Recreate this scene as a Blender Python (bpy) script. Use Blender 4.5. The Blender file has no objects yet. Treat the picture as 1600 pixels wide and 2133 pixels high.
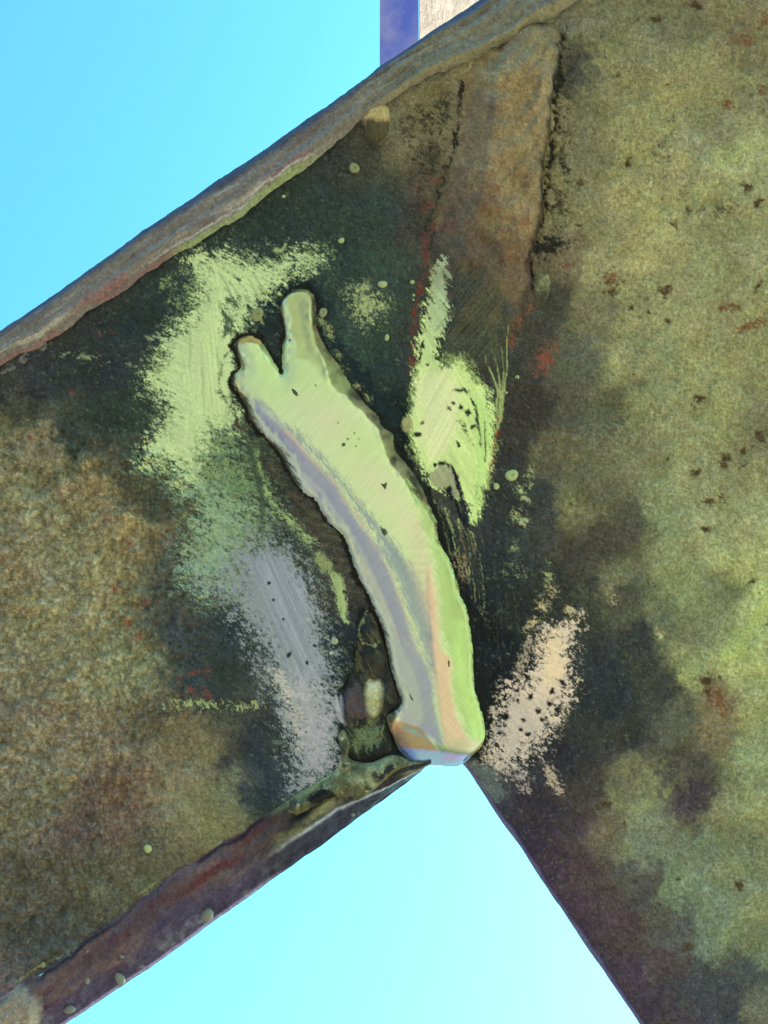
import bpy, math
import numpy as np
from mathutils import Matrix, Vector

R = math.radians
scene = bpy.context.scene
C = scene.collection

# ------------------------------------------------------------------ camera
S = 0.00015                      # metres per unit of the drawing on the steel face
CX, CY = 800.0, 1066.5           # point of the steel face the lens looks at
DIST = 0.32                      # lens to steel face
ELEV = R(55)                     # the photographer looks up
f = Vector((0, math.cos(ELEV), math.sin(ELEV)))
up = Vector((0, -math.sin(ELEV), math.cos(ELEV)))
right = Vector((1, 0, 0))
P0 = Vector((0, 0.35, 2.05))     # centre of the steel face
M = Matrix((right, up, -f)).transposed().to_4x4()
M.translation = P0
cam_d = bpy.data.cameras.new('camera')
cam = bpy.data.objects.new('camera', cam_d)
C.objects.link(cam)
cm = Matrix((right, up, -f)).transposed().to_4x4()
cm.translation = P0 - f * DIST
cam.matrix_world = cm
cam_d.sensor_fit = 'VERTICAL'
cam_d.angle = 2 * math.atan(2133 * S / 2 / DIST)
cam_d.clip_start = 0.01
cam_d.clip_end = 2000
scene.camera = cam
scene.render.resolution_x, scene.render.resolution_y = 768, 1024

# ------------------------------------------------------------------ light
SUN_AZ, SUN_EL = R(62), R(37)    # azimuth from the viewing direction towards the right
sd = Vector((math.sin(SUN_AZ) * math.cos(SUN_EL), math.cos(SUN_AZ) * math.cos(SUN_EL), math.sin(SUN_EL)))
world = bpy.data.worlds.new('World')
scene.world = world
world.use_nodes = True
wn = world.node_tree.nodes
wl = world.node_tree.links
bg = wn['Background']
sky = wn.new('ShaderNodeTexSky')
sky.sky_type = 'NISHITA'
sky.sun_disc = False
sky.sun_elevation = SUN_EL
sky.sun_rotation = SUN_AZ
sky.air_density = 1.0
sky.dust_density = 2.2
sky.ozone_density = 1.0
tint = wn.new('ShaderNodeMix')
tint.data_type = 'RGBA'
tint.blend_type = 'MULTIPLY'
tint.inputs[0].default_value = 1.0
tint.inputs[7].default_value = (0.43, 1.19, 1.03, 1)
wl.new(sky.outputs[0], tint.inputs[6])
wl.new(tint.outputs[2], bg.inputs['Color'])
bg.inputs['Strength'].default_value = 0.10
sun_d = bpy.data.lights.new('sun', 'SUN')
sun_d.energy = 4.5
sun_d.angle = R(0.5)
sun_d.color = (1.0, 0.95, 0.86)
sun = bpy.data.objects.new('sun', sun_d)
C.objects.link(sun)
sun.rotation_euler = sd.to_track_quat('Z', 'Y').to_euler()
scene.view_settings.view_transform = 'Standard'
scene.view_settings.look = 'None'
scene.view_settings.gamma = 1
scene.view_settings.use_curve_mapping = False
scene.view_settings.exposure = 2.3

# ------------------------------------------------------------------ number tools
rng = np.random.default_rng(7)
TAB = rng.random((256, 256)).astype(np.float32)

def vnoise(x, y, seed=0):
    x = x + seed * 37.31; y = y + seed * 91.77
    xi = np.floor(x); yi = np.floor(y)
    fx = (x - xi).astype(np.float32); fy = (y - yi).astype(np.float32)
    xi = xi.astype(np.int64) & 255; yi = yi.astype(np.int64) & 255
    x1 = (xi + 1) & 255; y1 = (yi + 1) & 255
    fx = fx * fx * (3 - 2 * fx); fy = fy * fy * (3 - 2 * fy)
    a = TAB[xi, yi]; b = TAB[x1, yi]; c = TAB[xi, y1]; d = TAB[x1, y1]
    a = a + (b - a) * fx; c = c + (d - c) * fx
    return a + (c - a) * fy

def fbm(x, y, scale, octaves=4, seed=0, gain=0.5):
    """roughly -1..1; scale = size of the largest feature"""
    s = 0; w = 1; tot = 0; fr = 1.0 / scale
    for k in range(octaves):
        c, sn = math.cos(0.6 * k), math.sin(0.6 * k)
        s = s + w * (vnoise((x * c - y * sn) * fr, (x * sn + y * c) * fr, seed + k * 3 + 1) - 0.5)
        tot += w * w; w *= gain; fr *= 2.03
    return s / math.sqrt(tot) * 2.1

def ani(x, y, ang, along, across, octaves=3, seed=0, gain=0.6):
    c, s = math.cos(R(ang)), math.sin(R(ang))
    return fbm((x * c + y * s) / along, (-x * s + y * c) / across, 1.0, octaves, seed, gain)

def cells(x, y, size, seed=0):
    """jittered cells: distance to the nearest centre (in cells) and a random number for each cell"""
    u = x / size + seed * 17.3; v = y / size + seed * 5.9
    iu = np.floor(u).astype(np.int64); iv = np.floor(v).astype(np.int64)
    best = np.full(x.shape, 9.0); cid = np.zeros(x.shape)
    for a in (-1, 0, 1):
        for b in (-1, 0, 1):
            p = (iu + a) & 255; q = (iv + b) & 255
            d = (iu + a + TAB[p, q] - u) ** 2 + (iv + b + TAB[q, (p + 91) & 255] - v) ** 2
            k = d < best
            best = np.where(k, d, best); cid = np.where(k, TAB[(p + 57) & 255, (q + 13) & 255], cid)
    return np.sqrt(best), cid

def unif(n):
    return 1 / (1 + np.exp(-2.6 * n))

def sst(a, b, v):
    t = np.clip((v - a) / (b - a), 0, 1)
    return t * t * (3 - 2 * t)

def lin(hexs):
    v = np.array([int(hexs[i:i + 2], 16) for i in (0, 2, 4)]) / 255.0
    return np.where(v <= 0.04045, v / 12.92, ((v + 0.055) / 1.055) ** 2.4).astype(np.float32)

def smooth(pts, closed=True, n=4):
    p = np.array(pts, float)
    out = []
    m = len(p)
    for i in range(m if closed else m - 1):
        if closed:
            a, b, c, d = p[(i - 1) % m], p[i], p[(i + 1) % m], p[(i + 2) % m]
        else:
            a, b, c, d = p[max(i - 1, 0)], p[i], p[i + 1], p[min(i + 2, m - 1)]
        for k in range(n):
            t = k / n
            out.append(0.5 * (2 * b + (c - a) * t + (2 * a - 5 * b + 4 * c - d) * t * t + (3 * b - a - 3 * c + d) * t ** 3))
    if not closed:
        out.append(p[-1])
    return np.array(out)

def linedist(x, y, pts, closed=False):
    d2 = np.full(x.shape, 1e12)
    p = np.asarray(pts, float)
    m = len(p)
    tt = np.zeros(x.shape)
    for i in range(m if closed else m - 1):
        a = p[i]; b = p[(i + 1) % m]
        ex, ey = b - a
        L = ex * ex + ey * ey + 1e-9
        t = np.clip(((x - a[0]) * ex + (y - a[1]) * ey) / L, 0, 1)
        q = (x - a[0] - t * ex) ** 2 + (y - a[1] - t * ey) ** 2
        k = q < d2
        d2 = np.where(k, q, d2)
        tt = np.where(k, (i + t) / max(m - 1, 1), tt)
    return np.sqrt(d2), tt

def sdf(x, y, pts):
    """positive inside"""
    p = np.asarray(pts, float)
    d, _ = linedist(x, y, p, True)
    ins = np.zeros(x.shape, bool)
    m = len(p)
    for i in range(m):
        a = p[i]; b = p[(i + 1) % m]
        if a[1] == b[1]:
            continue
        k = (a[1] > y) != (b[1] > y)
        ins ^= k & (x < (b[0] - a[0]) * (y - a[1]) / (b[1] - a[1]) + a[0])
    return np.where(ins, d, -d)

# ------------------------------------------------------------------ surface description
KD = np.array([1.28, 1.14, 1.46], np.float32)      # reflectance for a paint / rust / scale tone
KM = np.array([1.07, 0.97, 1.75], np.float32)      # same for bare metal

class Surf:
    def __init__(s, x, y):
        s.x = x.astype(float); s.y = y.astype(float)
        n = len(x)
        s.col = np.full((n, 3), 0.1, np.float32)
        s.met = np.zeros(n, np.float32)
        s.rou = np.full(n, 0.75, np.float32)
        s.h = np.zeros(n)

    def box(s, pts, pad):
        p = np.asarray(pts, float)
        return np.nonzero((s.x > p[:, 0].min() - pad) & (s.x < p[:, 0].max() + pad) &
                          (s.y > p[:, 1].min() - pad) & (s.y < p[:, 1].max() + pad))[0]

    def put(s, i, m, col, metal=None, rough=None, dh=0):
        m = m.astype(np.float32)
        col = lin(col) if isinstance(col, str) else col
        s.col[i] += (col - s.col[i]) * m[:, None]
        if metal is not None: s.met[i] += (metal - s.met[i]) * m
        if rough is not None: s.rou[i] += (rough - s.rou[i]) * m
        if dh: s.h[i] += dh * m

    def cover(s, i, c, col, sp, soft=0.25, seed=0, vary=0.0, **kw):
        """c = coverage 0..1, broken up by a directional noise sp=(angle, along, across)"""
        x, y = s.x[i], s.y[i]
        if sp is None:
            m = c
        else:
            n = unif(ani(x, y, sp[0], sp[1], sp[2], 4, seed + 5, 0.95))
            m = sst(-soft, soft, c * (1 + 2 * soft) - soft - n)
        col = lin(col) if isinstance(col, str) else col
        if vary:
            v = 1 + vary * ani(x, y, sp[0] if sp else 0, (sp[1] if sp else 10) * 3, (sp[2] if sp else 10) * 0.8, 3, seed + 31)
            col = col * v[:, None].astype(np.float32)
        s.put(i, m, col, **kw)

    def patch(s, pts, col, edge=14, cov=1.0, sp=(0, 12, 5), soft=0.25, warp=8, wscale=40, seed=0, sm=True, vary=0.12, **kw):
        P = smooth(pts, True, 3) if sm else np.array(pts, float)
        i = s.box(P, edge + warp + 4)
        if not len(i): return
        x, y = s.x[i], s.y[i]
        if warp:
            x, y = (x + warp * fbm(x, y, wscale, 4, seed + 11), y + warp * fbm(x, y, wscale, 4, seed + 12))
        d = sdf(x, y, P)
        c = np.clip(0.5 + d / edge, 0, 1) * cov
        s.cover(i, c, col, sp, soft, seed, vary, **kw)

    def stroke(s, pts, col, w0, w1=None, edge=4, cov=1.0, sp=None, soft=0.3, warp=2, wscale=15, seed=0, vary=0.0, **kw):
        P = smooth(pts, False, 5)
        w1 = w0 if w1 is None else w1
        i = s.box(P, max(w0, w1) + edge + warp + 4)
        if not len(i): return
        x, y = s.x[i], s.y[i]
        if warp:
            x, y = (x + warp * fbm(x, y, wscale, 3, seed + 11), y + warp * fbm(x, y, wscale, 3, seed + 12))
        d, t = linedist(x, y, P)
        c = np.clip(0.5 + (w0 + (w1 - w0) * t - d) / edge, 0, 1) * cov
        s.cover(i, c, col, sp, soft, seed, vary, **kw)

    def spots(s, lst, col, edge=0.6, cov=1.0, rag=0.35, seed=0, sp=None, soft=0.3, **kw):
        for k, q in enumerate(lst):
            cx, cy, rx = q[:3]
            ry = q[3] if len(q) > 3 else rx
            a = R(q[4]) if len(q) > 4 else 0
            i = s.box([(cx - rx, cy - ry), (cx + rx, cy + ry), (cx + ry, cy + rx), (cx - ry, cy - rx)], max(rx, ry) * 1.2)
            if not len(i): continue
            dx, dy = s.x[i] - cx, s.y[i] - cy
            u = (dx * math.cos(a) + dy * math.sin(a)) / rx
            v = (-dx * math.sin(a) + dy * math.cos(a)) / ry
            r = np.sqrt(u * u + v * v) + rag * fbm(s.x[i], s.y[i], max(rx, 4) * 0.9, 3, seed + k)
            c = np.clip(0.5 + (1 - r) / edge, 0, 1) * cov
            s.cover(i, c, col, sp, soft, seed + k, **kw)

CP = """
0,830,3a3a38 100,800,37383a 60,860,45453a 200,745,353937 150,900,3f4638 250,850,343f32 300,700,323a35 380,630,323f39 450,560,31403b
560,470,32403a 650,400,35423a 700,330,3d4038 760,310,484435 840,290,6c6246 870,220,706849 900,380,5c4f3e 850,450,453e35 800,450,37473d
780,560,384a3e 750,700,354a3c 780,800,2e3d35 820,880,1f2926 700,560,33443a 560,650,222d2f 620,560,2f3f38 440,760,38453a 400,900,38463c 330,950,36433a
500,900,333f35 440,1000,3a4a40 560,800,2c3531 540,1000,3c4234
20,900,6f6a4c 90,930,7c7148 180,1010,827348 60,1050,7c7752 250,1100,837346 320,1130,6b6040 150,1150,807a50 40,1200,7a6f50 230,1230,857a4f
120,1300,7f7a52 280,1300,6d6a48 50,1400,7a7050 180,1400,857d50 290,1400,7c7a4c 340,1250,4c4c3c 390,1200,454c40 380,1320,3e4440 430,1400,38403e
480,1300,343f40 340,1490,60563f 520,1560,333c42 560,1640,343d44 480,1570,4a463e 60,1500,786b4c 200,1520,7d6c4c 330,1580,76664a 420,1560,7a6d4a
100,1620,736a4a 250,1650,6a5442 380,1680,7a7150 480,1650,6c6a4a 30,1700,6c634a 150,1750,5c4d40 300,1780,625a44 430,1720,706a48 60,1850,5a5344
200,1850,5c5844 320,1830,5a573f 30,1950,4b4a44 130,1940,504e44 90,2010,4a4a46 20,2050,5c5450 200,1080,7c7048 260,1010,4e4e3a 170,950,58563e 330,1060,464a3a
1250,40,66634a 1400,30,605c42 1550,50,6a6044 1200,150,4f4a40 1300,150,706a4a 1450,150,76704c 1580,180,70694a 1220,300,6a6446 1350,280,7d784e
1500,280,747050 1200,450,726a48 1300,420,857c50 1400,350,7c7650 1550,330,8c8a58 1380,480,857e52 1500,430,7a744e 1250,560,847a4e 1180,540,6a5a42
1350,560,867e50 1500,560,7e7a50 1590,480,807a52 1150,650,4a4638 1230,650,6a6244 1320,660,857c4c 1450,660,807a4e 1580,650,807a50 1120,720,48433a
1200,750,565440 1300,760,7d7a4e 1420,780,7c7c52 1560,780,7e7a50 1100,850,433b34 1180,850,55503e 1270,850,5a563e 1370,870,78754e 1480,880,7e7e52
1580,900,6e674a 1080,950,3f3a34 1170,950,625a40 1260,950,625e44 1350,950,6c6848 1450,980,7c7a50 1550,960,787450 1050,1080,363832 1130,1060,40403a
1200,1040,605e44 1300,1080,504a3a 1250,1130,4c4238 1400,1080,76794f 1500,1080,828052 1590,1080,868455 1060,1200,2b3333 1120,1200,3a3c38
1200,1180,48433a 1300,1190,605e44 1400,1180,787a4e 1520,1180,888a56 1100,1300,30332f 1200,1270,404238 1310,1230,504c3c 1420,1220,747850
1500,1230,6a6a4a 1590,1250,959a5c 1240,1380,36393a 1330,1360,3a3c3a 1400,1300,5c5e48 1470,1300,6c6c4c 1550,1350,8c9056 1280,1450,33373a
1370,1430,42423a 1450,1390,7c8050 1490,1440,6e5a42 1580,1450,868855 1180,1560,35333a 1230,1540,403c38 1300,1540,423c36 1400,1520,565442
1480,1520,6c5e44 1560,1560,747a52 1110,1640,322f38 1200,1640,453f38 1300,1620,605a44 1330,1680,6e7050 1420,1600,4c463c 1450,1660,40393a
1520,1680,6c6c4c 1590,1680,767850 1100,1740,352f3a 1180,1720,423a3a 1260,1700,5c5444 1350,1750,6a6c54 1450,1780,5c6450 1550,1800,666a50
1130,1820,3f323a 1220,1830,4a3c3c 1330,1840,4a4a44 1420,1850,64705a 1500,1880,66705a 1590,1880,6c7052 1200,1920,41333e 1300,1920,4a3c3c
1400,1930,4c4c48 1480,1960,5e6a55 1590,1960,62684f 1280,2020,40343e 1380,2000,4a3f3f 1460,2040,3c4442 1560,2040,424a48 1330,2110,3c343e
1430,2110,3f3c42 1530,2110,3a4042 1600,2110,5a5a48 1700,300,7a744e 1700,900,7e7c50 1700,1500,7c8055 1800,2000,5c6450 1500,2400,44423f
-150,1000,6c664a -150,1500,74694a -150,2000,4b4a46
900,60,6f6f62 960,60,706e60 1040,30,6a6c60 1030,130,837650 1100,110,807650 1020,250,7a6c4a 1100,250,84744c 1050,350,7f7048 1000,420,6a5a42
1080,450,84744a 1000,520,554a3c 1060,560,655845 950,600,403f36 1000,680,3b443a 950,700,353d35 1030,800,3f3c35 1150,30,5c5c4c
600,1000,3f4036 650,1100,4a4438 700,1200,453f36 620,1150,3a4038 740,1330,25282c 760,1450,2a2b30 700,1350,2c3638 770,1560,20262c 650,1500,2c343c
930,1050,45443a 960,1150,3a3a35 985,1300,1e2226 1020,1400,1f2228 1010,1550,22252a 1000,1640,4a4c50 1040,1700,33323c
"""
cps = [q.split(',') for q in CP.split()]
CPX = np.array([float(q[0]) for q in cps]); CPY = np.array([float(q[1]) for q in cps])
CPC = np.array([lin(q[2]) for q in cps], np.float32)

BEAD = [(586, 630), (600, 612), (620, 603), (643, 605), (657, 620), (659, 645), (663, 690), (687, 730), (713, 771), (735, 806), (760, 838), (785, 862), (800, 888), (822, 905), (822, 935), (845, 965), (868, 995), (886, 1030), (900, 1062), (912, 1090), (914, 1124), (938, 1168), (951, 1206), (960, 1237), (974, 1272), (980, 1309), (986, 1361), (986, 1395), (992, 1440), (1003, 1478), (1011, 1526), (1002, 1556), (985, 1572), (966, 1590), (945, 1596), (911, 1594), (870, 1592), (848, 1580), (831, 1560), (819, 1533), (808, 1509), (807, 1491), (826, 1478), (836, 1462), (826, 1430), (813, 1388), (806, 1351), (797, 1309), (778, 1268), (764, 1237), (747, 1206), (730, 1161), (720, 1130), (706, 1106), (685, 1092), (668, 1064), (654, 1040), (632, 1026), (606, 990), (590, 958), (572, 932), (548, 908), (522, 878), (513, 850), (500, 826), (484, 800), (488, 780), (502, 765), (496, 740), (489, 720), (501, 704), (520, 697), (538, 704), (552, 722), (564, 742), (578, 765), (589, 781), (587, 755), (588, 725), (594, 695), (588, 672), (584, 650)]

LOWI = [(-700, 2530), (-300, 2270), (0, 2078), (60, 2040), (95, 2019), (150, 1985), (178, 1962), (237, 1915), (309, 1861), (380, 1808), (439, 1772), (505, 1731), (558, 1695), (618, 1653), (660, 1628), (700, 1606), (740, 1600), (780, 1598), (830, 1590), (897, 1584)]

def idw(x, y):
    out = np.zeros((len(x), 3), np.float32)
    for k in range(0, len(x), 60000):
        xa = x[k:k + 60000, None].astype(np.float32); ya = y[k:k + 60000, None].astype(np.float32)
        d = (xa - CPX.astype(np.float32)) ** 2 + (ya - CPY.astype(np.float32)) ** 2 + 150
        w = 1 / (d * d)
        out[k:k + 60000] = (w @ CPC) / w.sum(1)[:, None]
    return out

def base(s):
    x, y = s.x, s.y
    wx = 26 * fbm(x, y, 90, 5, 1) + 13 * fbm(x, y, 18, 4, 3, 0.8); wy = 26 * fbm(x, y, 90, 5, 2) + 13 * fbm(x, y, 18, 4, 4, 0.8)
    s.col[:] = idw(x + wx, y + wy)
    leftp = sst(500, 250, x + 0.25 * (y - 1500)) * sst(820, 980, y + 0.25 * (200 - x))
    lum = s.col.mean(1)
    pale = sst(0.03, 0.10, lum)
    # mottling of the rust / old paint
    n1 = fbm(x, y, 60, 4, 21); n2 = fbm(x, y, 22, 4, 22); n3 = fbm(x, y, 8, 3, 23, 0.9); n4 = fbm(x, y, 110, 3, 24)
    s.col *= np.exp(0.13 * n1 + (0.10 + 0.07 * leftp) * n2 + 0.22 * n3)[:, None].astype(np.float32)
    g_ = s.col.mean(1)[:, None]; s.col[:] = g_ + (s.col - g_) * 0.74
    s.col *= 1 + (1 - pale)[:, None] * np.array([-0.22, -0.22, 0.0], np.float32)
    s.col *= (1 + (sst(1100, 1300, x) * pale)[:, None] * np.array([0.25, 0.24, 0.22])).astype(np.float32)
    s.col *= (1 + (sst(1560, 1720, y) * sst(1000, 1080, x) * (1 - pale))[:, None] * np.array([0.42, 0.16, 0.30])).astype(np.float32)  # purple flare cast at the lower right put into the colour
    s.col *= (1 + (leftp * pale)[:, None] * np.array([-0.01, -0.03, 0.10])).astype(np.float32)
    s.col[:, 0] *= np.exp(0.03 * n4 + 0.05 * fbm(x, y, 34, 3, 25)); s.col[:, 2] *= np.exp(-0.08 * n4 + 0.10 * fbm(x, y, 40, 3, 26))
    s.col *= ((s.col.mean(1) / 0.13) ** 0.08)[:, None]
    wq = 3 * fbm(x, y, 12, 2, 91)
    c1, id1 = cells(x + wq, y - wq, 9, 1); c2, id2 = cells(x - wq, y + wq, 5.5, 2)
    s.col *= np.exp((0.5 * (id1 - 0.5) * (0.15 + 0.85 * leftp) + (0.2 + 0.2 * leftp) * (id2 - 0.5)) * (0.5 + 0.5 * pale))[:, None].astype(np.float32)
    # pebbly corrosion at the lower left, finer on the right plate
    cell = fbm(x, y, 15, 3, 27, 0.65)
    pit = sst(0.35, 1.0, cell) * (0.35 + 0.65 * leftp)
    red = sst(0.0, 0.7, fbm(x, y, 120, 4, 28)) * leftp
    i = np.arange(len(x))
    s.put(i, 0.55 * pit * red, '5c4038')
    s.put(i, 0.45 * sst(0.75, 1.3, fbm(x, y, 13, 3, 29, 0.7)) * (0.4 + 0.6 * leftp) * pale, '2f2c26')
    s.put(i, 0.35 * sst(0.7, 1.3, fbm(x, y, 11, 3, 30, 0.7)) * pale * (0.5 + 0.5 * leftp), '9c966c')
    rp = sst(1090, 1200, x) * pale
    s.put(i, 0.55 * rp * sst(0.85, 1.35, ani(x, y, 15, 11, 6, 3, 33, 0.7)), '35332a')
    s.put(i, 0.5 * rp * sst(0.5, 1.2, fbm(x, y, 150, 4, 34)) * sst(-0.3, 0.7, fbm(x, y, 9, 3, 35)), '9a9a66')
    dk = 1 - pale
    s.put(i, 0.5 * dk * sst(0.55, 1.2, ani(x, y, 28, 9, 6, 3, 36, 0.7)), '66705c')
    s.put(i, 0.5 * dk * sst(0.6, 1.2, fbm(x, y, 10, 3, 37, 0.8)), '1c2022')
    s.h += (4.5 * (0.6 - c1) * (0.3 + id1) * leftp + 1.8 * (0.6 - c2) * (0.3 + id2)) * (0.35 + 0.65 * pale)
    s.h += 1.6 * n3 + 3.5 * n2 * leftp + 2.6 * cell * (0.15 + leftp) + 1.5 * n1 + 0.6 * n2

def details(s):
    """scars, bare patches, stains on the two steel faces"""
    # dark sooty scale round the weld
    s.patch([(560, 590), (600, 570), (650, 570), (690, 620), (700, 700), (760, 770), (830, 860), (850, 900), (800, 880), (680, 720), (660, 640), (590, 620), (560, 700), (500, 690), (490, 800), (470, 900), (480, 700), (540, 640)], '1c262b', edge=30, cov=0.85, sp=(20, 16, 7), warp=8, seed=50)
    s.patch([(820, 890), (850, 870), (850, 940), (880, 1000), (930, 1080), (970, 1180), (985, 1300), (1000, 1400), (1030, 1420), (1040, 1500), (1010, 1580), (980, 1570), (1000, 1480), (970, 1300), (920, 1150), (880, 1060), (840, 960)], '15191d', edge=26, cov=0.8, sp=(75, 30, 6), warp=6, seed=51)
    # left bright patch, ground through the scale
    s.patch([(400, 560), (560, 560), (500, 700), (490, 880), (560, 1000), (640, 1110), (690, 1250), (720, 1400), (700, 1600), (630, 1640), (560, 1450), (480, 1260), (380, 1200), (370, 1050), (300, 960), (340, 760)], '6c7868', edge=170, cov=0.44, sp=(28, 12, 6), soft=0.2, warp=14, seed=58)
    A = [(400, 540), (470, 530), (520, 545), (580, 545), (640, 530), (668, 535), (660, 558), (605, 562), (585, 592), (560, 615), (515, 640), (497, 690), (490, 780), (482, 890), (462, 892), (440, 900), (430, 950), (400, 1012), (365, 1000), (360, 970), (300, 970), (310, 930), (340, 890), (350, 850), (310, 800), (330, 750), (350, 700), (400, 660), (420, 600)]
    s.patch([(380, 560), (560, 530), (690, 530), (640, 590), (500, 700), (480, 900), (560, 1010), (420, 1040), (290, 980), (330, 860), (290, 800), (350, 690)], '7c8e62', edge=90, cov=0.42, sp=(25, 12, 7), soft=0.12, warp=10, seed=60, dh=0.4)
    s.patch(A, 'a6b288', edge=130, cov=0.6, sp=(28, 15, 7), soft=0.15, warp=14, wscale=40, seed=59, metal=0.2, rough=0.5)
    s.patch(A, 'b8c48e', edge=70, cov=0.86, sp=(28, 13, 6), soft=0.14, warp=11, wscale=30, seed=61, metal=0.3, rough=0.5, dh=-0.5)
    s.patch([(440, 640), (500, 600), (495, 720), (485, 880), (450, 890), (420, 880), (400, 940), (380, 930), (400, 850), (380, 770)], 'c0cc92', edge=60, cov=0.8, sp=(84, 46, 6), soft=0.2, warp=6, seed=62, metal=0.4, rough=0.45)
    s.stroke([(468, 560), (490, 580), (505, 600), (520, 622)], '3c453a', 5, 2, edge=16, cov=0.75, sp=(50, 26, 6), seed=63)
    s.stroke([(440, 560), (430, 600), (440, 640)], '38423a', 8, 4, edge=30, cov=0.5, sp=(60, 22, 6), seed=64)
    s.stroke([(500, 720), (470, 740), (455, 800)], '39443a', 5, 3, edge=10, cov=0.6, sp=(80, 16, 4), seed=65)
    s.patch([(470, 620), (500, 640), (480, 700), (450, 700)], '4a5a44', edge=20, cov=0.6, sp=(60, 14, 4), seed=66)
    for k in range(16):
        x0, y0 = 425 + (k * 53) % 110, 555 + (k * 31) % 110
        s.stroke([(x0, y0), (x0 + 14, y0 + 24), (x0 + 22 + k % 5, y0 + 44)], '46523f' if k % 3 else 'd0dc9c', 1.5, 0.8, edge=5, cov=0.55, warp=3, seed=900 + k)
    for k in range(14):
        x0, y0 = 395 + (k * 37) % 90, 680 + (k * 71) % 240
        s.stroke([(x0, y0), (x0 + 3, y0 + 40), (x0 + 2, y0 + 80)], 'ccd898' if k % 2 else '6c7a58', 1.6, 0.8, edge=5, cov=0.5, warp=3, seed=930 + k)
    # brushed green-grey sweep under it
    s.patch([(430, 900), (520, 880), (560, 980), (570, 1080), (545, 1150), (480, 1180), (400, 1120), (395, 1020)], '6a7c5c', edge=130, cov=0.55, sp=(24, 15, 6), soft=0.2, warp=8, seed=70, dh=0.3)
    s.patch([(380, 1010), (440, 1000), (520, 1040), (545, 1090), (520, 1150), (500, 1240), (470, 1250), (390, 1232), (368, 1180), (392, 1100)], '889a7c', edge=150, cov=0.72, sp=(24, 12, 6), soft=0.25, warp=8, seed=71, metal=0.25, rough=0.5)
    s.patch([(385, 1170), (480, 1150), (500, 1240), (450, 1250), (400, 1240)], '7f8c86', edge=110, cov=0.6, sp=(10, 9, 5), warp=8, seed=72)
    s.stroke([(530, 940), (545, 990), (552, 1020)], '8a9868', 5, 10, edge=24, cov=0.6, sp=(80, 26, 5), seed=73)
    s.stroke([(560, 1030), (580, 1060), (620, 1100), (650, 1130)], '8f9f70', 12, 14, edge=24, cov=0.6, sp=(30, 12, 5), seed=74)
    s.stroke([(520, 930), (540, 1010), (546, 1070), (534, 1142)], '39443a', 8, 2, edge=8, cov=0.85, sp=None, seed=75, rough=0.45)
    # grinding scratches right of it, across the toe of the weld
    for k in range(16):
        y0 = 1060 + k * 11
        x0 = 640 + k * 4
        s.stroke([(x0, y0), (x0 + 30, y0 + 4), (x0 + 58 + (k % 3) * 6, y0 + 16)], '6a6450' if k % 2 else '241f1c', 1.6, 0.8, edge=4, cov=0.6, warp=3, seed=80 + k)
    s.patch([(655, 1150), (690, 1150), (700, 1190), (665, 1190)], '858a62', edge=16, cov=0.7, sp=(70, 10, 5), seed=97)
    s.patch([(690, 1196), (714, 1198), (722, 1240), (728, 1290), (712, 1286), (698, 1230)], '98a674', edge=20, cov=0.9, sp=(76, 16, 6), soft=0.2, warp=3, seed=98, metal=0.5, rough=0.45)
    # blue grey brushed sweep
    B = [(500, 1150), (570, 1140), (622, 1190), (652, 1250), (672, 1330), (684, 1420), (702, 1480), (708, 1540), (694, 1600), (645, 1640), (615, 1640), (608, 1560), (588, 1480), (560, 1400), (530, 1330), (486, 1250)]
    s.patch(B, '878c8e', edge=130, cov=0.95, sp=(40, 10, 6), soft=0.16, warp=7, seed=100, metal=0.5, rough=0.42, dh=-0.4)
    s.patch([(530, 1170), (590, 1170), (630, 1230), (650, 1320), (665, 1400), (620, 1410), (580, 1340), (545, 1250)], '8e929c', edge=90, cov=1, sp=(66, 70, 4), soft=0.4, warp=5, seed=101, vary=0.25, metal=0.6, rough=0.38)
    s.patch([(600, 1420), (660, 1400), (690, 1470), (700, 1560), (690, 1600), (640, 1630), (622, 1560)], 'a29ca4', edge=60, cov=0.66, sp=(20, 9, 7), soft=0.12, warp=6, seed=102, metal=0.4, rough=0.5)
    s.patch([(560, 1400), (600, 1400), (640, 1500), (620, 1560), (590, 1490)], 'b0a8a0', edge=50, cov=0.6, sp=(20, 10, 7), soft=0.12, warp=6, seed=103)
    s.spots([(602, 1363, 7, 4, -60), (560, 1215, 4), (640, 1380, 4), (655, 1345, 5, 3), (590, 1290, 3), (570, 1250, 3)], '22262a', seed=104)
    # rough weld hollow left of the lower bead end
    s.patch([(750, 1270), (790, 1300), (815, 1370), (835, 1450), (815, 1500), (820, 1560), (790, 1590), (730, 1600), (705, 1560), (712, 1500), (700, 1460), (725, 1400), (745, 1330)], '1f2226', edge=20, cov=0.9, sp=(60, 24, 8), warp=5, seed=110, dh=-6)
    s.patch([(712, 1440), (760, 1420), (785, 1480), (780, 1520), (740, 1520), (715, 1490)], '463c3e', edge=16, cov=0.8, sp=(40, 16, 5), warp=4, seed=111)
    s.patch([(768, 1425), (785, 1418), (795, 1435), (790, 1475), (775, 1490), (768, 1460)], '8f8f6c', edge=8, cov=1, sp=None, warp=3, seed=112, dh=2)
    s.spots([(779, 1435, 13, 16, 0)], 'b0a890', seed=113, dh=2)
    s.patch([(700, 1445), (708, 1460), (716, 1495), (714, 1508), (704, 1495), (698, 1470)], '9a98a0', edge=6, cov=1, sp=None, warp=2, seed=114, dh=3, metal=0.4, rough=0.4)
    s.patch([(735, 1500), (785, 1490), (775, 1540), (750, 1560), (720, 1530)], '5c6650', edge=18, cov=0.75, sp=(70, 14, 6), warp=5, seed=115)
    s.patch([(748, 1520), (790, 1510), (800, 1550), (765, 1560)], '565c48', edge=16, cov=0.7, sp=(70, 14, 6), warp=5, seed=116)
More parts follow.
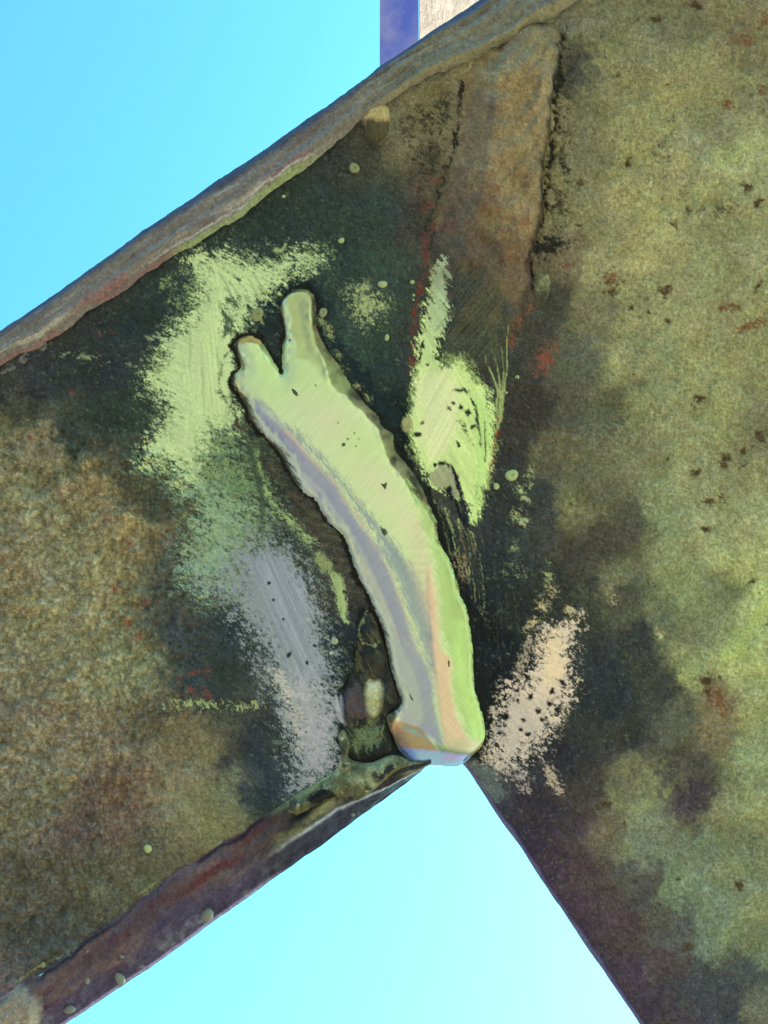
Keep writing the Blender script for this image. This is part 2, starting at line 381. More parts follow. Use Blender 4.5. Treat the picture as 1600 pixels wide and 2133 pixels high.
    s.stroke([(765, 1275), (752, 1300), (750, 1320), (765, 1340)], '8c9068', 3, 2, edge=5, cov=0.8, warp=3, seed=117, dh=2)
    s.stroke([(745, 1360), (780, 1330), (800, 1350)], '6a6448', 3, 2, edge=5, cov=0.6, warp=4, seed=118)
    for k in range(7):
        s.stroke([(755, 1380 + 9 * k), (785, 1376 + 9 * k), (805, 1382 + 9 * k)], '4a4446', 1.5, 1, edge=4, cov=0.6, warp=3, seed=120 + k)
    s.spots([(697, 1335, 6, 7), (690, 1360, 4), (640, 1290, 4)], 'a0a4a0', seed=128)
    # right bright patch
    Pp = [(925, 539), (922, 567), (930, 590), (922, 629), (942, 638), (928, 669), (916, 702), (911, 733), (908, 764), (933, 761), (961, 764), (984, 790), (1009, 809), (1019, 851), (1025, 908), (1012, 1000), (998, 1023), (995, 1085), (981, 1088), (976, 1048), (947, 1029), (925, 1017), (902, 1006), (877, 972), (871, 939), (857, 899), (841, 885), (857, 851), (866, 790), (866, 733), (866, 708), (883, 683), (891, 635), (897, 579), (908, 556)]
    s.patch([(900, 740), (970, 740), (1030, 830), (1035, 950), (1005, 1060), (960, 1050), (860, 960), (850, 880), (860, 760)], '8c9a64', edge=26, cov=0.6, sp=(60, 16, 5), warp=6, seed=130)
    s.patch(Pp, 'c4d48c', edge=36, cov=1.0, sp=(58, 20, 7), soft=0.12, warp=6, wscale=22, seed=131, metal=0.6, rough=0.4, dh=-0.6)
    s.patch([(870, 790), (915, 770), (955, 800), (960, 880), (940, 940), (890, 960), (870, 880)], 'd2d4a2', edge=60, cov=0.95, sp=(118, 60, 4), soft=0.35, warp=4, seed=132, vary=0.12, metal=0.65, rough=0.36)
    s.patch([(985, 830), (1020, 850), (1022, 920), (1010, 1000), (994, 1080), (985, 1070), (990, 960)], 'b2cc80', edge=22, cov=0.75, sp=(82, 40, 4), soft=0.2, warp=4, seed=133, metal=0.6, rough=0.4)
    s.stroke([(945, 812), (975, 818), (990, 850), (997, 900), (1000, 930)], '2b3330', 3, 2, edge=10, cov=0.9, sp=(75, 24, 5), seed=134)
    s.stroke([(950, 870), (965, 890), (975, 915), (985, 925)], '2b3330', 3, 2, edge=18, cov=0.75, sp=(60, 12, 6), seed=135)
    s.stroke([(1008, 880), (1012, 920), (1010, 960)], '4c5a3c', 2, 2, edge=4, cov=0.8, sp=(82, 20, 4), seed=136)
    s.patch([(900, 975), (935, 965), (960, 1010), (965, 1045), (940, 1040), (905, 1005)], '9a9a78', edge=16, cov=0.8, sp=(60, 10, 5), seed=137)
    s.stroke([(905, 968), (930, 966), (948, 990), (958, 1030), (975, 1100)], '1c1f2a', 3, 5, edge=12, cov=0.9, sp=(75, 30, 6), seed=138, dh=-2)
    s.stroke([(935, 1020), (955, 1060), (975, 1130)], '15161f', 7, 3, edge=14, cov=0.9, sp=(75, 24, 4), seed=139, dh=-2)
    s.spots([(870, 905, 8, 5), (880, 880, 4), (935, 850, 5), (945, 840, 4), (955, 925, 6), (890, 760, 3), (880, 720, 4, 9, 20), (875, 745, 3, 10, 15), (985, 890, 5), (975, 860, 6), (960, 850, 5)], '2c322c', rag=0.6, seed=140)
    s.spots([(848, 885, 10, 14, 0)], '9a9468', seed=150, dh=2)
    # long drag marks below the right patch
    for k in range(12):
        x0 = 905 + 7 * k
        s.stroke([(x0, 1040 + 6 * k), (x0 + 22, 1110 + 7 * k), (x0 + 36 - k, 1200 + 8 * k)], ('6e7050', '3a3a30', '6a5c50', '8c9468')[k % 4], 2.2, 0.9, edge=4, cov=0.65, sp=(75, 30, 4), warp=3, seed=151 + k)
    s.patch([(935, 1150), (965, 1160), (975, 1220), (955, 1230), (940, 1190)], '8a7a62', edge=14, cov=0.45, sp=(75, 12, 4), seed=165)
    for k in range(14):
        x0 = 1000 + 6 * k
        s.stroke([(x0, 1160 + (k * 37) % 90), (x0 + 8, 1260 + (k * 23) % 60), (x0 + 14, 1370 + (k * 17) % 50)], ('3c4440', '1a1c20', '4a4038')[k % 3], 2.0, 1, edge=5, cov=0.5, sp=(82, 30, 4), warp=3, seed=170 + k)
    # fine wisps fanned out by the grinder
    W = [[(905, 690), (940, 650), (990, 612)], [(903, 660), (940, 615), (970, 575)], [(925, 700), (960, 655), (1010, 630)], [(890, 545), (905, 505), (912, 480)],
         [(1038, 890), (1032, 800), (1003, 735)], [(1040, 880), (1042, 790), (1025, 725)], [(1042, 875), (1050, 780), (1040, 715)], [(1044, 870), (1055, 770), (1057, 670)], [(885, 560), (895, 530), (905, 520)],
         [(935, 660), (980, 640), (1020, 640)], [(960, 750), (1010, 700), (1030, 660)], [(930, 640), (975, 600), (1020, 590)]]
    for k, w in enumerate(W):
        big = k in (4, 5, 6, 7)
        s.stroke(w, '8f9666' if big else '6c6c50', 3.4 if big else 1.8, 0.5, edge=4, cov=0.8 if big else 0.5, sp=(85 if big else -45, 40, 4), soft=0.4, warp=3, wscale=40, seed=190 + k)
    s.patch([(900, 500), (1010, 560), (1060, 640), (1050, 760), (990, 760), (915, 740), (940, 640), (930, 560)], '4a4c3c', edge=50, cov=0.5, sp=(-50, 60, 3), soft=0.4, warp=8, seed=205)
    # peach patch at the right of the bead's foot
    Q = [(1203, 1292), (1150, 1312), (1122, 1330), (1112, 1380), (1095, 1420), (1060, 1422), (1050, 1470), (1045, 1500), (1020, 1560), (1035, 1592), (1060, 1592), (1090, 1580), (1112, 1550), (1150, 1510), (1172, 1475), (1192, 1440), (1186, 1390), (1192, 1350)]
    s.patch(Q, 'ccb6a4', edge=80, cov=0.86, sp=(30, 11, 8), soft=0.14, warp=7, wscale=26, seed=210, vary=0.1, metal=0.35, rough=0.5, dh=-0.4)
    s.patch([(1050, 1480), (1100, 1470), (1130, 1500), (1100, 1560), (1060, 1590), (1025, 1585), (1030, 1540)], 'b8a8a0', edge=150, cov=0.9, sp=(30, 12, 9), soft=0.15, warp=7, seed=211)
    s.patch([(1130, 1325), (1180, 1315), (1180, 1390), (1150, 1430), (1120, 1410)], 'd8bea0', edge=50, cov=0.75, sp=(30, 9, 7), soft=0.2, warp=6, seed=212, metal=0.4, rough=0.45)
    s.spots([(1052, 1494, 9, 7, 50), (1100, 1530, 5), (1090, 1500, 5, 4), (1145, 1465, 8, 5, 60), (1105, 1450, 6), (1150, 1440, 6), (1120, 1480, 6), (1080, 1460, 5), (1035, 1550, 4), (1130, 1500, 5), (1085, 1520, 4), (1170, 1420, 5), (1160, 1480, 5)], '1c1a20', rag=0.5, seed=213)
    s.patch([(1095, 1320), (1108, 1330), (1090, 1400), (1075, 1420), (1070, 1390)], '9a8a7c', edge=22, cov=0.6, sp=(60, 10, 5), soft=0.2, seed=230)
    s.patch([(1070, 1590), (1090, 1600), (1100, 1640), (1085, 1650), (1070, 1620)], '9c8c8c', edge=22, cov=0.55, sp=(50, 9, 5), soft=0.15, seed=231)
    s.patch([(1128, 1585), (1150, 1600), (1170, 1645), (1155, 1655), (1130, 1620)], 'a89488', edge=22, cov=0.6, sp=(30, 9, 4), soft=0.15, seed=232)
    s.patch([(965, 1590), (1020, 1600), (1045, 1640), (1030, 1680), (1000, 1650)], '5c6064', edge=30, cov=0.7, sp=(50, 12, 7), soft=0.3, seed=233)
    for k, (cx, cy, rx, ry, cv) in enumerate([(1105, 985, 12, 14, .5), (1085, 1022, 18, 14, .6), (1105, 1010, 8, 12, .5), (1095, 1040, 18, 8, .5), (1075, 1070, 12, 12, .6), (1090, 1085, 16, 16, .55), (1070, 1140, 14, 16, .4), (1090, 1190, 18, 16, .45), (1140, 1200, 16, 12, .5), (1150, 1230, 18, 14, .5), (1130, 1260, 20, 14, .5), (1110, 1300, 12, 22, .55), (1190, 1272, 16, 12, .6), (1060, 1180, 16, 30, .3), (1275, 1245, 18, 12, .45), (1375, 1320, 20, 12, .35), (1140, 1170, 14, 10, .3)]):
        s.spots([(cx, cy, rx, ry, 40)], 'a0a478' if cy < 1230 else 'b0a080', edge=1.6, cov=cv, rag=0.3, seed=240 + k, sp=(35, 8, 5))
    # pale speckle between the two welds
    s.spots([(763, 636, 44, 46, 0)], '9aa074', edge=1.5, cov=0.62, rag=0.3, seed=260, sp=(20, 7, 5))
    s.spots([(640, 540, 30, 14, 0), (345, 590, 16, 20, 30), (330, 770, 16, 14, 0), (665, 670, 16, 14)], '7f8a62', edge=1.5, cov=0.5, seed=262, sp=(20, 7, 4))
    s.spots([(687, 690, 12, 20, -30), (715, 765, 10, 14, -40), (740, 810, 14, 12), (760, 830, 16, 12), (705, 740, 8, 8)], '8a8a62', edge=1.2, cov=0.55, rag=0.4, seed=264, sp=(40, 7, 4))
    s.stroke([(575, 520), (588, 522), (594, 508)], '8fa070', 4, 2, edge=4, seed=270)
    s.stroke([(130, 740), (180, 742), (240, 750), (300, 765)], '7a8468', 4, 3, edge=22, cov=0.6, sp=(0, 14, 9), soft=0.15, seed=271)
    s.patch([(335, 1452), (575, 1452), (580, 1488), (335, 1484)], '38383a', edge=40, cov=0.7, sp=(0, 20, 12), seed=272, sm=False)
    s.stroke([(350, 1466), (380, 1470), (400, 1464), (440, 1470), (470, 1468), (500, 1472), (550, 1468)], '939a70', 8, 7, edge=26, cov=0.6, sp=(70, 13, 9), soft=0.1, warp=4, seed=273)
    for q_, w_ in ((BEAD, 9),):
        s.stroke(q_[0:40], '17181a', w_, w_, edge=18, cov=0.8, sp=(60, 16, 8), warp=7, wscale=22, seed=451)
        s.stroke(q_[44:], '1a1616', 8, 8, edge=14, cov=0.9, sp=(60, 18, 8), warp=6, wscale=22, seed=452)
        s.stroke([(x_ - 22, y_ + 12) for x_, y_ in q_[50:66]], '4a4236', 8, 8, edge=16, cov=0.6, sp=(-30, 14, 8), warp=7, seed=453, dh=2)
    s.stroke([(x_ - 5, y_ - 8) for x_, y_ in LOWI[:15]], '837f58', 5, 5, edge=16, cov=0.33, sp=(-33, 70, 8), soft=0.2, warp=4, seed=454, dh=2)
    # red primer showing through
    RED = [(270, 1297, 10, 12), (285, 1332, 12, 9, -40), (235, 1230, 12, 6, -40), (360, 1181, 6), (252, 994, 7, 9), (65, 910, 6), (425, 1398, 13, 9), (400, 1402, 8), (358, 1392, 9, 7), (430, 1440, 18, 10, 30), (395, 1436, 16, 9, 40), (375, 1415, 8), (222, 1075, 7), (265, 1130, 14, 6), (300, 1255, 18, 7, -40), (380, 1490, 9), (365, 1310, 5), (230, 692, 6), (150, 815, 7), (205, 695, 5)]
    s.spots(RED, '80403c', edge=1.8, cov=0.5, rag=0.7, sp=(20, 9, 7), seed=280, rough=0.6)
    s.spots([(1136, 750, 18, 34, 20)], '7c463c', edge=1.8, cov=0.7, rag=0.4, seed=301, sp=(20, 8, 6))
    s.stroke([(905, 470), (888, 500), (885, 560), (866, 650), (860, 740), (855, 800)], '6e2c2a', 8, 4, edge=26, cov=0.6, sp=(80, 14, 8), seed=302)
    s.stroke([(1040, 870), (1032, 930), (1022, 990)], '7a2e2c', 5, 3, edge=16, cov=0.65, sp=(80, 14, 7), seed=303)
    s.stroke([(1110, 640), (1075, 680), (1060, 720)], '7c4a3a', 14, 10, edge=26, cov=0.5, sp=(60, 14, 7), seed=304)
    s.spots([(870, 400, 14, 20), (905, 375, 14), (890, 430, 16), (960, 420, 14, 9), (1000, 410, 10), (985, 450, 12, 8), (1040, 490, 14, 8), (1130, 590, 14, 20), (1180, 555, 16, 12), (1160, 590, 10), (940, 470, 12), (1010, 520, 10, 6)], '6c3a30', edge=2.0, cov=0.5, rag=0.5, seed=305, sp=(30, 9, 6))
    s.spots([(250, 1660, 60, 50), (150, 1720, 60, 50), (300, 1600, 40, 30), (90, 1480, 50, 30), (40, 1270, 60, 25, 20), (80, 1330, 40, 20), (240, 1750, 40)], '6e4a40', edge=1.8, cov=0.36, rag=0.4, seed=320, sp=(20, 11, 8))
    UC = [(1172, 60), (1166, 150), (1154, 220), (1148, 290), (1140, 350), (1132, 420), (1122, 490), (1108, 545), (1112, 600)]
    s.stroke(UC, '242022', 7, 5, edge=26, cov=0.85, sp=(60, 20, 12), soft=0.3, warp=8, wscale=24, seed=440, dh=-4)
    s.stroke([(1185, 90), (1180, 200), (1170, 300), (1165, 420), (1150, 520)], '3c382f', 26, 18, edge=50, cov=0.45, sp=(30, 14, 9), soft=0.3, warp=9, seed=441, dh=-2)
    s.stroke([(1160, 320), (1190, 380), (1180, 400), (1150, 440)], '2a2626', 8, 6, edge=18, cov=0.6, sp=(30, 12, 9), warp=8, seed=442)
    s.patch([(1125, 500), (1175, 500), (1170, 530), (1125, 545)], '262224', edge=40, cov=0.8, sp=(30, 14, 9), seed=443)
    s.patch([(820, 230), (950, 180), (950, 280), (930, 350), (890, 440), (860, 420), (830, 320)], '35322b', edge=60, cov=0.42, sp=(40, 16, 10), soft=0.3, warp=8, seed=444, dh=-2)
    s.stroke([(963, 170), (958, 240), (940, 320), (915, 400), (890, 470)], '262223', 6, 4, edge=16, cov=0.85, sp=(80, 16, 8), warp=6, seed=445)
    # rust spots and pits of the right plate
    DS = [(1275, 600, 15, 24, 50), (1268, 580, 16, 10), (1381, 604, 18, 12, -20), (1393, 667, 9, 8, 40), (1455, 832, 14, 9, -40), (1443, 850, 8), (1587, 910, 17, 18), (1510, 960, 18, 14), (1474, 1046, 16, 11, -30), (1505, 1036, 9), (1450, 985, 10, 7, -30), (1546, 970, 9), (1545, 940, 9), (1476, 1422, 22, 14), (1474, 1440, 7, 12), (1570, 1210, 9), (1540, 1846, 9), (1441, 1944, 9), (1431, 1974, 15, 12), (1411, 1831, 6), (1300, 1715, 5), (1262, 1674, 14, 10, 30), (1310, 341, 9), (1432, 438, 10), (1404, 472, 10), (1209, 383, 14, 7, -30), (1555, 388, 18, 10), (1582, 424, 12, 9), (1445, 10, 20, 8), (1390, 178, 9, 7), (1315, 640, 5), (1350, 650, 6), (1290, 700, 7), (1580, 595, 7, 12), (1468, 1102, 18, 7), (1390, 955, 6), (1500, 1410, 6), (1512, 1440, 4), (1370, 40, 14, 8), (1330, 40, 6), (1205, 470, 8, 5), (1283, 160, 9, 6), (1600, 1300, 8)]
    s.spots(DS, '453628', edge=2.2, cov=0.75, rag=0.6, sp=(20, 14, 11), soft=0.5, seed=340, dh=-2.0)
    s.spots([(1515, 216, 22, 16), (1590, 45, 14, 18), (1585, 188, 8, 14), (1545, 85, 26, 12), (1490, 1460, 26, 34), (1270, 575, 18, 12), (1560, 680, 40, 14, -20), (1520, 640, 26, 10)], '6e4a36', edge=1.3, cov=0.6, rag=0.5, seed=390, sp=(20, 9, 6))
    s.spots([(1375, 320, 26, 60, 10), (1490, 440, 60, 22, -20), (1340, 620, 30, 10), (1395, 250, 18, 20), (1300, 880, 60, 40, -30), (1290, 1090, 80, 26, -35), (1330, 1380, 60, 60)], '4c4c3e', edge=1.8, cov=0.42, rag=0.4, seed=400, sp=(20, 10, 7))
    s.stroke([(1600, 290), (1545, 325), (1500, 340), (1480, 380), (1450, 395)], 'a2a468', 12, 8, edge=34, cov=0.6, sp=(-20, 12, 7), warp=8, seed=410)
    s.stroke([(1600, 1210), (1570, 1300), (1520, 1360)], '9ca864', 20, 30, edge=60, cov=0.55, sp=(-30, 12, 7), warp=10, seed=411)
    s.spots([(1355, 385, 3, 8, 20), (1343, 403, 3), (1597, 608, 4), (1376, 1325, 4), (1205, 1415, 3), (1200, 1455, 3)], 'a8aa84', seed=420)

def flatten(s):
    s.h *= 1 - 0.8 * np.clip(s.met / 0.3, 0, 1)

def finish(name, s, parent, faces, mat, extra=None):
    """mesh from the description: drawing coordinates + height -> metres"""
    n = len(s.x)
    co = np.empty((n, 3), np.float32)
    co[:, 0] = (s.x - CX) * S; co[:, 1] = (CY - s.y) * S; co[:, 2] = s.h * S
    col = np.clip(s.col * (KD + (KM - KD) * s.met[:, None]), 0.004, 0.9)
    met, rou = s.met, s.rou
    return raw_mesh(name, co, faces, mat, parent, col, met, rou)

def raw_mesh(name, co, faces, mat, parent, col=None, met=None, rou=None, flat=False):
    me = bpy.data.meshes.new(name)
    faces = np.asarray(faces, np.int32)
    me.vertices.add(len(co)); me.vertices.foreach_set('co', np.ascontiguousarray(co, np.float32).ravel())
    me.loops.add(faces.size); me.loops.foreach_set('vertex_index', faces.ravel())
    me.polygons.add(len(faces))
    me.polygons.foreach_set('loop_start', np.arange(0, faces.size, faces.shape[1], dtype=np.int32))
    me.polygons.foreach_set('use_smooth', np.full(len(faces), not flat, bool))
    me.update(calc_edges=True)
    if col is not None:
        a = me.attributes.new('tone', 'FLOAT_COLOR', 'POINT')
        a.data.foreach_set('color', np.concatenate([col, np.ones((len(col), 1))], 1).astype(np.float32).ravel())
        a = me.attributes.new('bare', 'FLOAT', 'POINT'); a.data.foreach_set('value', met.astype(np.float32))
        a = me.attributes.new('gloss', 'FLOAT', 'POINT'); a.data.foreach_set('value', rou.astype(np.float32))
    me.materials.append(mat)
    o = bpy.data.objects.new(name, me)
    C.objects.link(o)
    if parent: o.parent = parent
    return o

def skirt(co, faces, depth):
    """close the rim: every border edge goes straight back through the thickness of the plate"""
    e = np.concatenate([faces[:, [0, 1]], faces[:, [1, 2]], faces[:, [2, 3]], faces[:, [3, 0]]])
    e = e[e[:, 0] != e[:, 1]]
    key = np.sort(e, 1); key = key[:, 0].astype(np.int64) * len(co) + key[:, 1]
    _, inv, cnt = np.unique(key, return_inverse=True, return_counts=True)
    b = e[cnt[inv] == 1]
    used = np.unique(b)
    new = np.full(len(co), -1); new[used] = len(co) + np.arange(len(used))
    q = np.stack([b[:, 1], b[:, 0], new[b[:, 0]], new[b[:, 1]]], 1)
    return used, q

def add_skirt(s, faces, depth, col='2c2a2c'):
    used, q = skirt(s.x, faces, depth)
    t = Surf(np.concatenate([s.x, s.x[used]]), np.concatenate([s.y, s.y[used]]))
    t.col[:] = np.concatenate([s.col, np.repeat(lin(col)[None], len(used), 0)])
    t.met[:] = np.concatenate([s.met, np.zeros(len(used))]); t.rou[:] = np.concatenate([s.rou, np.full(len(used), 0.8)])
    t.h = np.concatenate([s.h, np.full(len(used), -depth)])
    return t, np.concatenate([faces, q])

def gridlines(lo, hi, dlo, dhi, step, coarse=7):
    a = np.arange(dlo, dhi + step, step)
    l = np.arange(dlo - coarse, lo - coarse, -coarse)[::-1] if lo < dlo else np.array([])
    h = np.arange(a[-1] + coarse, hi + coarse, coarse) if hi > dhi else np.array([])
    return np.concatenate([l, a, h])

SK = 0.0588
def sheet(cols, rows, top, bot):
    """grid of slanted columns whose ends are clamped on to the upper and lower edge curves"""
    ct, cb = top, bot
    cc, rr = np.meshgrid(cols, rows, indexing='ij')
    yt = np.interp(cols, ct[0], ct[1])[:, None]; yb = np.interp(cols, cb[0], cb[1])[:, None]
    y = np.clip(rr, yt, yb)
    x = cc - SK * (y - CY)
    ni, nj = cc.shape
    idx = np.arange(ni * nj).reshape(ni, nj)
    y2 = y
    live = ~((y2[:-1, :-1] == y2[:-1, 1:]) & (y2[1:, :-1] == y2[1:, 1:]))
    fa = np.stack([idx[:-1, :-1][live], idx[:-1, 1:][live], idx[1:, 1:][live], idx[1:, :-1][live]], 1)
    # merge vertices clamped on to the same place
    same = np.zeros((ni, nj), bool); same[:, 1:] = y2[:, 1:] == y2[:, :-1]
    par = np.where(same, 0, np.arange(nj)[None, :]); par = np.maximum.accumulate(par, 1)
    rep = (np.arange(ni)[:, None] * nj + par).ravel()
    fa = rep[fa]
    u, inv = np.unique(fa, return_inverse=True)
    return x.ravel()[u], y.ravel()[u], inv.reshape(-1, 4)

def tocol(pts):
    p = np.array(pts, float)
    return (p[:, 0] + SK * (p[:, 1] - CY), p[:, 1])

# ------------------------------------------------------------------ materials
def nodes(name):
    m = bpy.data.materials.new(name); m.use_nodes = True
    return m, m.node_tree.nodes, m.node_tree.links, m.node_tree.nodes['Principled BSDF']

def mat_steel():
    m, n, l, p = nodes('weathered_steel')
    a = n.new('ShaderNodeAttribute'); a.attribute_name = 'tone'
    b = n.new('ShaderNodeAttribute'); b.attribute_name = 'bare'
    g = n.new('ShaderNodeAttribute'); g.attribute_name = 'gloss'
    tc = n.new('ShaderNodeTexCoord')
    nz = n.new('ShaderNodeTexNoise'); nz.inputs['Scale'].default_value = 1300; nz.inputs['Detail'].default_value = 4; nz.inputs['Roughness'].default_value = 0.75
    l.new(tc.outputs['Object'], nz.inputs['Vector'])
    mr = n.new('ShaderNodeMapRange'); mr.inputs[1].default_value = 0.3; mr.inputs[2].default_value = 0.7; mr.inputs[3].default_value = 0.62; mr.inputs[4].default_value = 1.40
    l.new(nz.outputs[0], mr.inputs[0])
    mx = n.new('ShaderNodeMix'); mx.data_type = 'RGBA'; mx.blend_type = 'MULTIPLY'
    mf = n.new('ShaderNodeMapRange'); mf.inputs[1].default_value = 0; mf.inputs[2].default_value = 0.4; mf.inputs[3].default_value = 1; mf.inputs[4].default_value = 0.3
    l.new(b.outputs['Fac'], mf.inputs[0]); l.new(mf.outputs[0], mx.inputs[0])
    l.new(a.outputs['Color'], mx.inputs[6]); l.new(mr.outputs[0], mx.inputs[7])
    l.new(mx.outputs[2], p.inputs['Base Color'])
    l.new(b.outputs['Fac'], p.inputs['Metallic']); l.new(g.outputs['Fac'], p.inputs['Roughness'])
    p.inputs['Specular IOR Level'].default_value = 0.12
    bp = n.new('ShaderNodeBump'); bp.inputs['Strength'].default_value = 0.9; bp.inputs['Distance'].default_value = 0.00025
    bs = n.new('ShaderNodeMapRange'); bs.inputs[1].default_value = 0; bs.inputs[2].default_value = 0.4; bs.inputs[3].default_value = 0.9; bs.inputs[4].default_value = 0.15
    l.new(b.outputs['Fac'], bs.inputs[0]); l.new(bs.outputs[0], bp.inputs['Strength'])
    l.new(nz.outputs[0], bp.inputs['Height']); l.new(bp.outputs[0], p.inputs['Normal'])
    return m

def mat_ground_steel():
    """freshly ground weld metal: fine scratches across the bead"""
    m, n, l, p = nodes('ground_weld_metal')
    a = n.new('ShaderNodeAttribute'); a.attribute_name = 'tone'
    b = n.new('ShaderNodeAttribute'); b.attribute_name = 'bare'
    g = n.new('ShaderNodeAttribute'); g.attribute_name = 'gloss'
    tc = n.new('ShaderNodeTexCoord')
    m0 = n.new('ShaderNodeMapping'); m0.inputs['Rotation'].default_value = (0, 0, R(-48))
    mp = n.new('ShaderNodeMapping'); mp.inputs['Scale'].default_value = (130, 2300, 400)
    l.new(tc.outputs['Object'], m0.inputs['Vector']); l.new(m0.outputs[0], mp.inputs['Vector'])
    nz = n.new('ShaderNodeTexNoise'); nz.inputs['Scale'].default_value = 1; nz.inputs['Detail'].default_value = 4; nz.inputs['Roughness'].default_value = 0.65
    l.new(mp.outputs[0], nz.inputs['Vector'])
    mr = n.new('ShaderNodeMapRange'); mr.inputs[1].default_value = 0.3; mr.inputs[2].default_value = 0.7; mr.inputs[3].default_value = 0.92; mr.inputs[4].default_value = 1.08
    l.new(nz.outputs[0], mr.inputs[0])
    mx = n.new('ShaderNodeMix'); mx.data_type = 'RGBA'; mx.blend_type = 'MULTIPLY'; mx.inputs[0].default_value = 1
    l.new(a.outputs['Color'], mx.inputs[6]); l.new(mr.outputs[0], mx.inputs[7])
    l.new(mx.outputs[2], p.inputs['Base Color'])
    l.new(b.outputs['Fac'], p.inputs['Metallic']); l.new(g.outputs['Fac'], p.inputs['Roughness'])
    bp = n.new('ShaderNodeBump'); bp.inputs['Strength'].default_value = 0.35; bp.inputs['Distance'].default_value = 0.00006
    l.new(nz.outputs[0], bp.inputs['Height']); l.new(bp.outputs[0], p.inputs['Normal'])
    return m

def mat_plain(name, col, c2=None, metal=0.0, rough=0.7, scale=800, bump=0.3):
    m, n, l, p = nodes(name)
    tc = n.new('ShaderNodeTexCoord')
    nz = n.new('ShaderNodeTexNoise'); nz.inputs['Scale'].default_value = scale; nz.inputs['Detail'].default_value = 6; nz.inputs['Roughness'].default_value = 0.65
    l.new(tc.outputs['Object'], nz.inputs['Vector'])
    cr = n.new('ShaderNodeValToRGB')
    cr.color_ramp.elements[0].position = 0.35; cr.color_ramp.elements[1].position = 0.65
    cr.color_ramp.elements[0].color = (*col, 1); cr.color_ramp.elements[1].color = (*(c2 or col), 1)
    l.new(nz.outputs[0], cr.inputs[0]); l.new(cr.outputs[0], p.inputs['Base Color'])
    p.inputs['Metallic'].default_value = metal; p.inputs['Roughness'].default_value = rough
    bp = n.new('ShaderNodeBump'); bp.inputs['Strength'].default_value = bump; bp.inputs['Distance'].default_value = 0.3 / scale
    l.new(nz.outputs[0], bp.inputs['Height']); l.new(bp.outputs[0], p.inputs['Normal'])
    return m

STEEL = mat_steel()
WELD = mat_ground_steel()
M_GRASS = mat_plain('dry_grass', (0.165, 0.155, 0.056), (0.235, 0.21, 0.085), scale=3)
M_DARK_STRIP = mat_plain('dark_strip', (0.055, 0.046, 0.050), (0.085, 0.072, 0.080), scale=40)
M_POST = mat_plain('post_shade_tone', (0.13, 0.12, 0.60), (0.36, 0.25, 0.60), rough=0.55, scale=60)  # purple shade of the post's left side put into the colour
M_POSTR = mat_plain('post_sun_tone', (0.19, 0.075, 0.05), (0.26, 0.13, 0.095), rough=0.5, scale=60)  # same post, warm sunlight on its right side put into the colour
M_DROP = mat_plain('spatter_metal', (0.30, 0.31, 0.18), (0.46, 0.47, 0.30), metal=0.3, rough=0.5, scale=1500)
M_DROPD = mat_plain('rusty_spatter', (0.19, 0.17, 0.11), (0.3, 0.28, 0.18), rough=0.7, scale=1500)
M_DROPG = mat_plain('grey_spatter', (0.12, 0.11, 0.125), (0.2, 0.185, 0.2), rough=0.6, scale=1500)
M_SLAG = mat_plain('slag', (0.03, 0.04, 0.03), (0.06, 0.07, 0.05), rough=0.5, scale=2000)

# ------------------------------------------------------------------ ground below (lights the steel from underneath)
def quad(name, x0, x1, y0, y1, z, mat):
    o = raw_mesh(name, np.array([(x0, y0, z), (x1, y0, z), (x1, y1, z), (x0, y1, z)]), np.array([(0, 1, 2, 3)]), mat, None, flat=True)
    o['kind'] = 'structure'
    return o
quad('ground', -400, 400, -400, 400, 0, M_GRASS)
quad('added_dark_strip', -60, -0.75, -400, 400, 0.004, M_DARK_STRIP)  # unseen dark strip added so the bounce light comes from the right

# ------------------------------------------------------------------ steel members
def thing(name, label, cat, px, py, group=None):
    o = bpy.data.objects.new(name, None)
    C.objects.link(o)
    o.empty_display_size = 0.02
    o.matrix_world = M
    o['label'] = label; o['category'] = cat
    if group: o['group'] = group
    return o

brace = thing('steel_brace', 'sloping corroded steel brace with a bright freshly ground weld bead near its joint end', 'steel brace', 800, 1066)
plate = thing('steel_plate', 'broad olive steel plate on the right, spotted with rust, an old lumpy weld along it', 'steel plate', 800, 1066)

SIL = [(-700, 1160), (-300, 880), (-60, 716), (0, 675), (100, 607), (200, 535), (300, 465), (400, 398), (500, 330), (600, 262), (750, 156), (791, 124), (867, 73), (969, 3), (1100, -85), (1400, -290), (1700, -490), (2400, -970)]
LIPI = [(-700, 1255), (-300, 975), (-60, 808), (0, 768), (45, 742), (90, 718), (140, 690), (190, 652), (240, 622), (285, 590), (330, 560), (375, 528), (430, 498), (480, 470), (520, 442), (560, 408), (600, 378), (640, 350), (700, 303), (755, 252), (800, 222), (850, 190), (900, 162), (950, 140), (1000, 116), (1050, 88), (1100, 64), (1160, 36), (1250, -30), (1400, -140), (1700, -350), (2400, -830)]
LOWS = [(-700, 2685), (-300, 2425), (0, 2230), (148, 2133), (205, 2096), (297, 2035), (445, 1928), (534, 1864), (653, 1780), (772, 1693), (850, 1636), (879, 1615), (891, 1600), (897, 1590)]
CUT = [(935, 1588), (965, 1597), (1000, 1645), (1037, 1700), (1075, 1753), (1131, 1838), (1187, 1921), (1244, 2004), (1330, 2131), (1500, 2384), (1700, 2680), (2400, 2690)]

STEP = 2.0
# brace face (its right end lies under the welds)
top = tocol([(x, y - 13) for x, y in LIPI]); bot = tocol([(x, y + 5) for x, y in LOWI[:-1]] + [(935, 1589), (1000, 1589)])
x, y, fa = sheet(gridlines(-560, 961, -24, 961, STEP), gridlines(-100, 2560, -30, 2165, STEP), top, bot)
s = Surf(x, y); base(s); details(s); flatten(s)
s, fa = add_skirt(s, fa, 67)
web = finish('brace_face', s, brace, fa, STEEL)
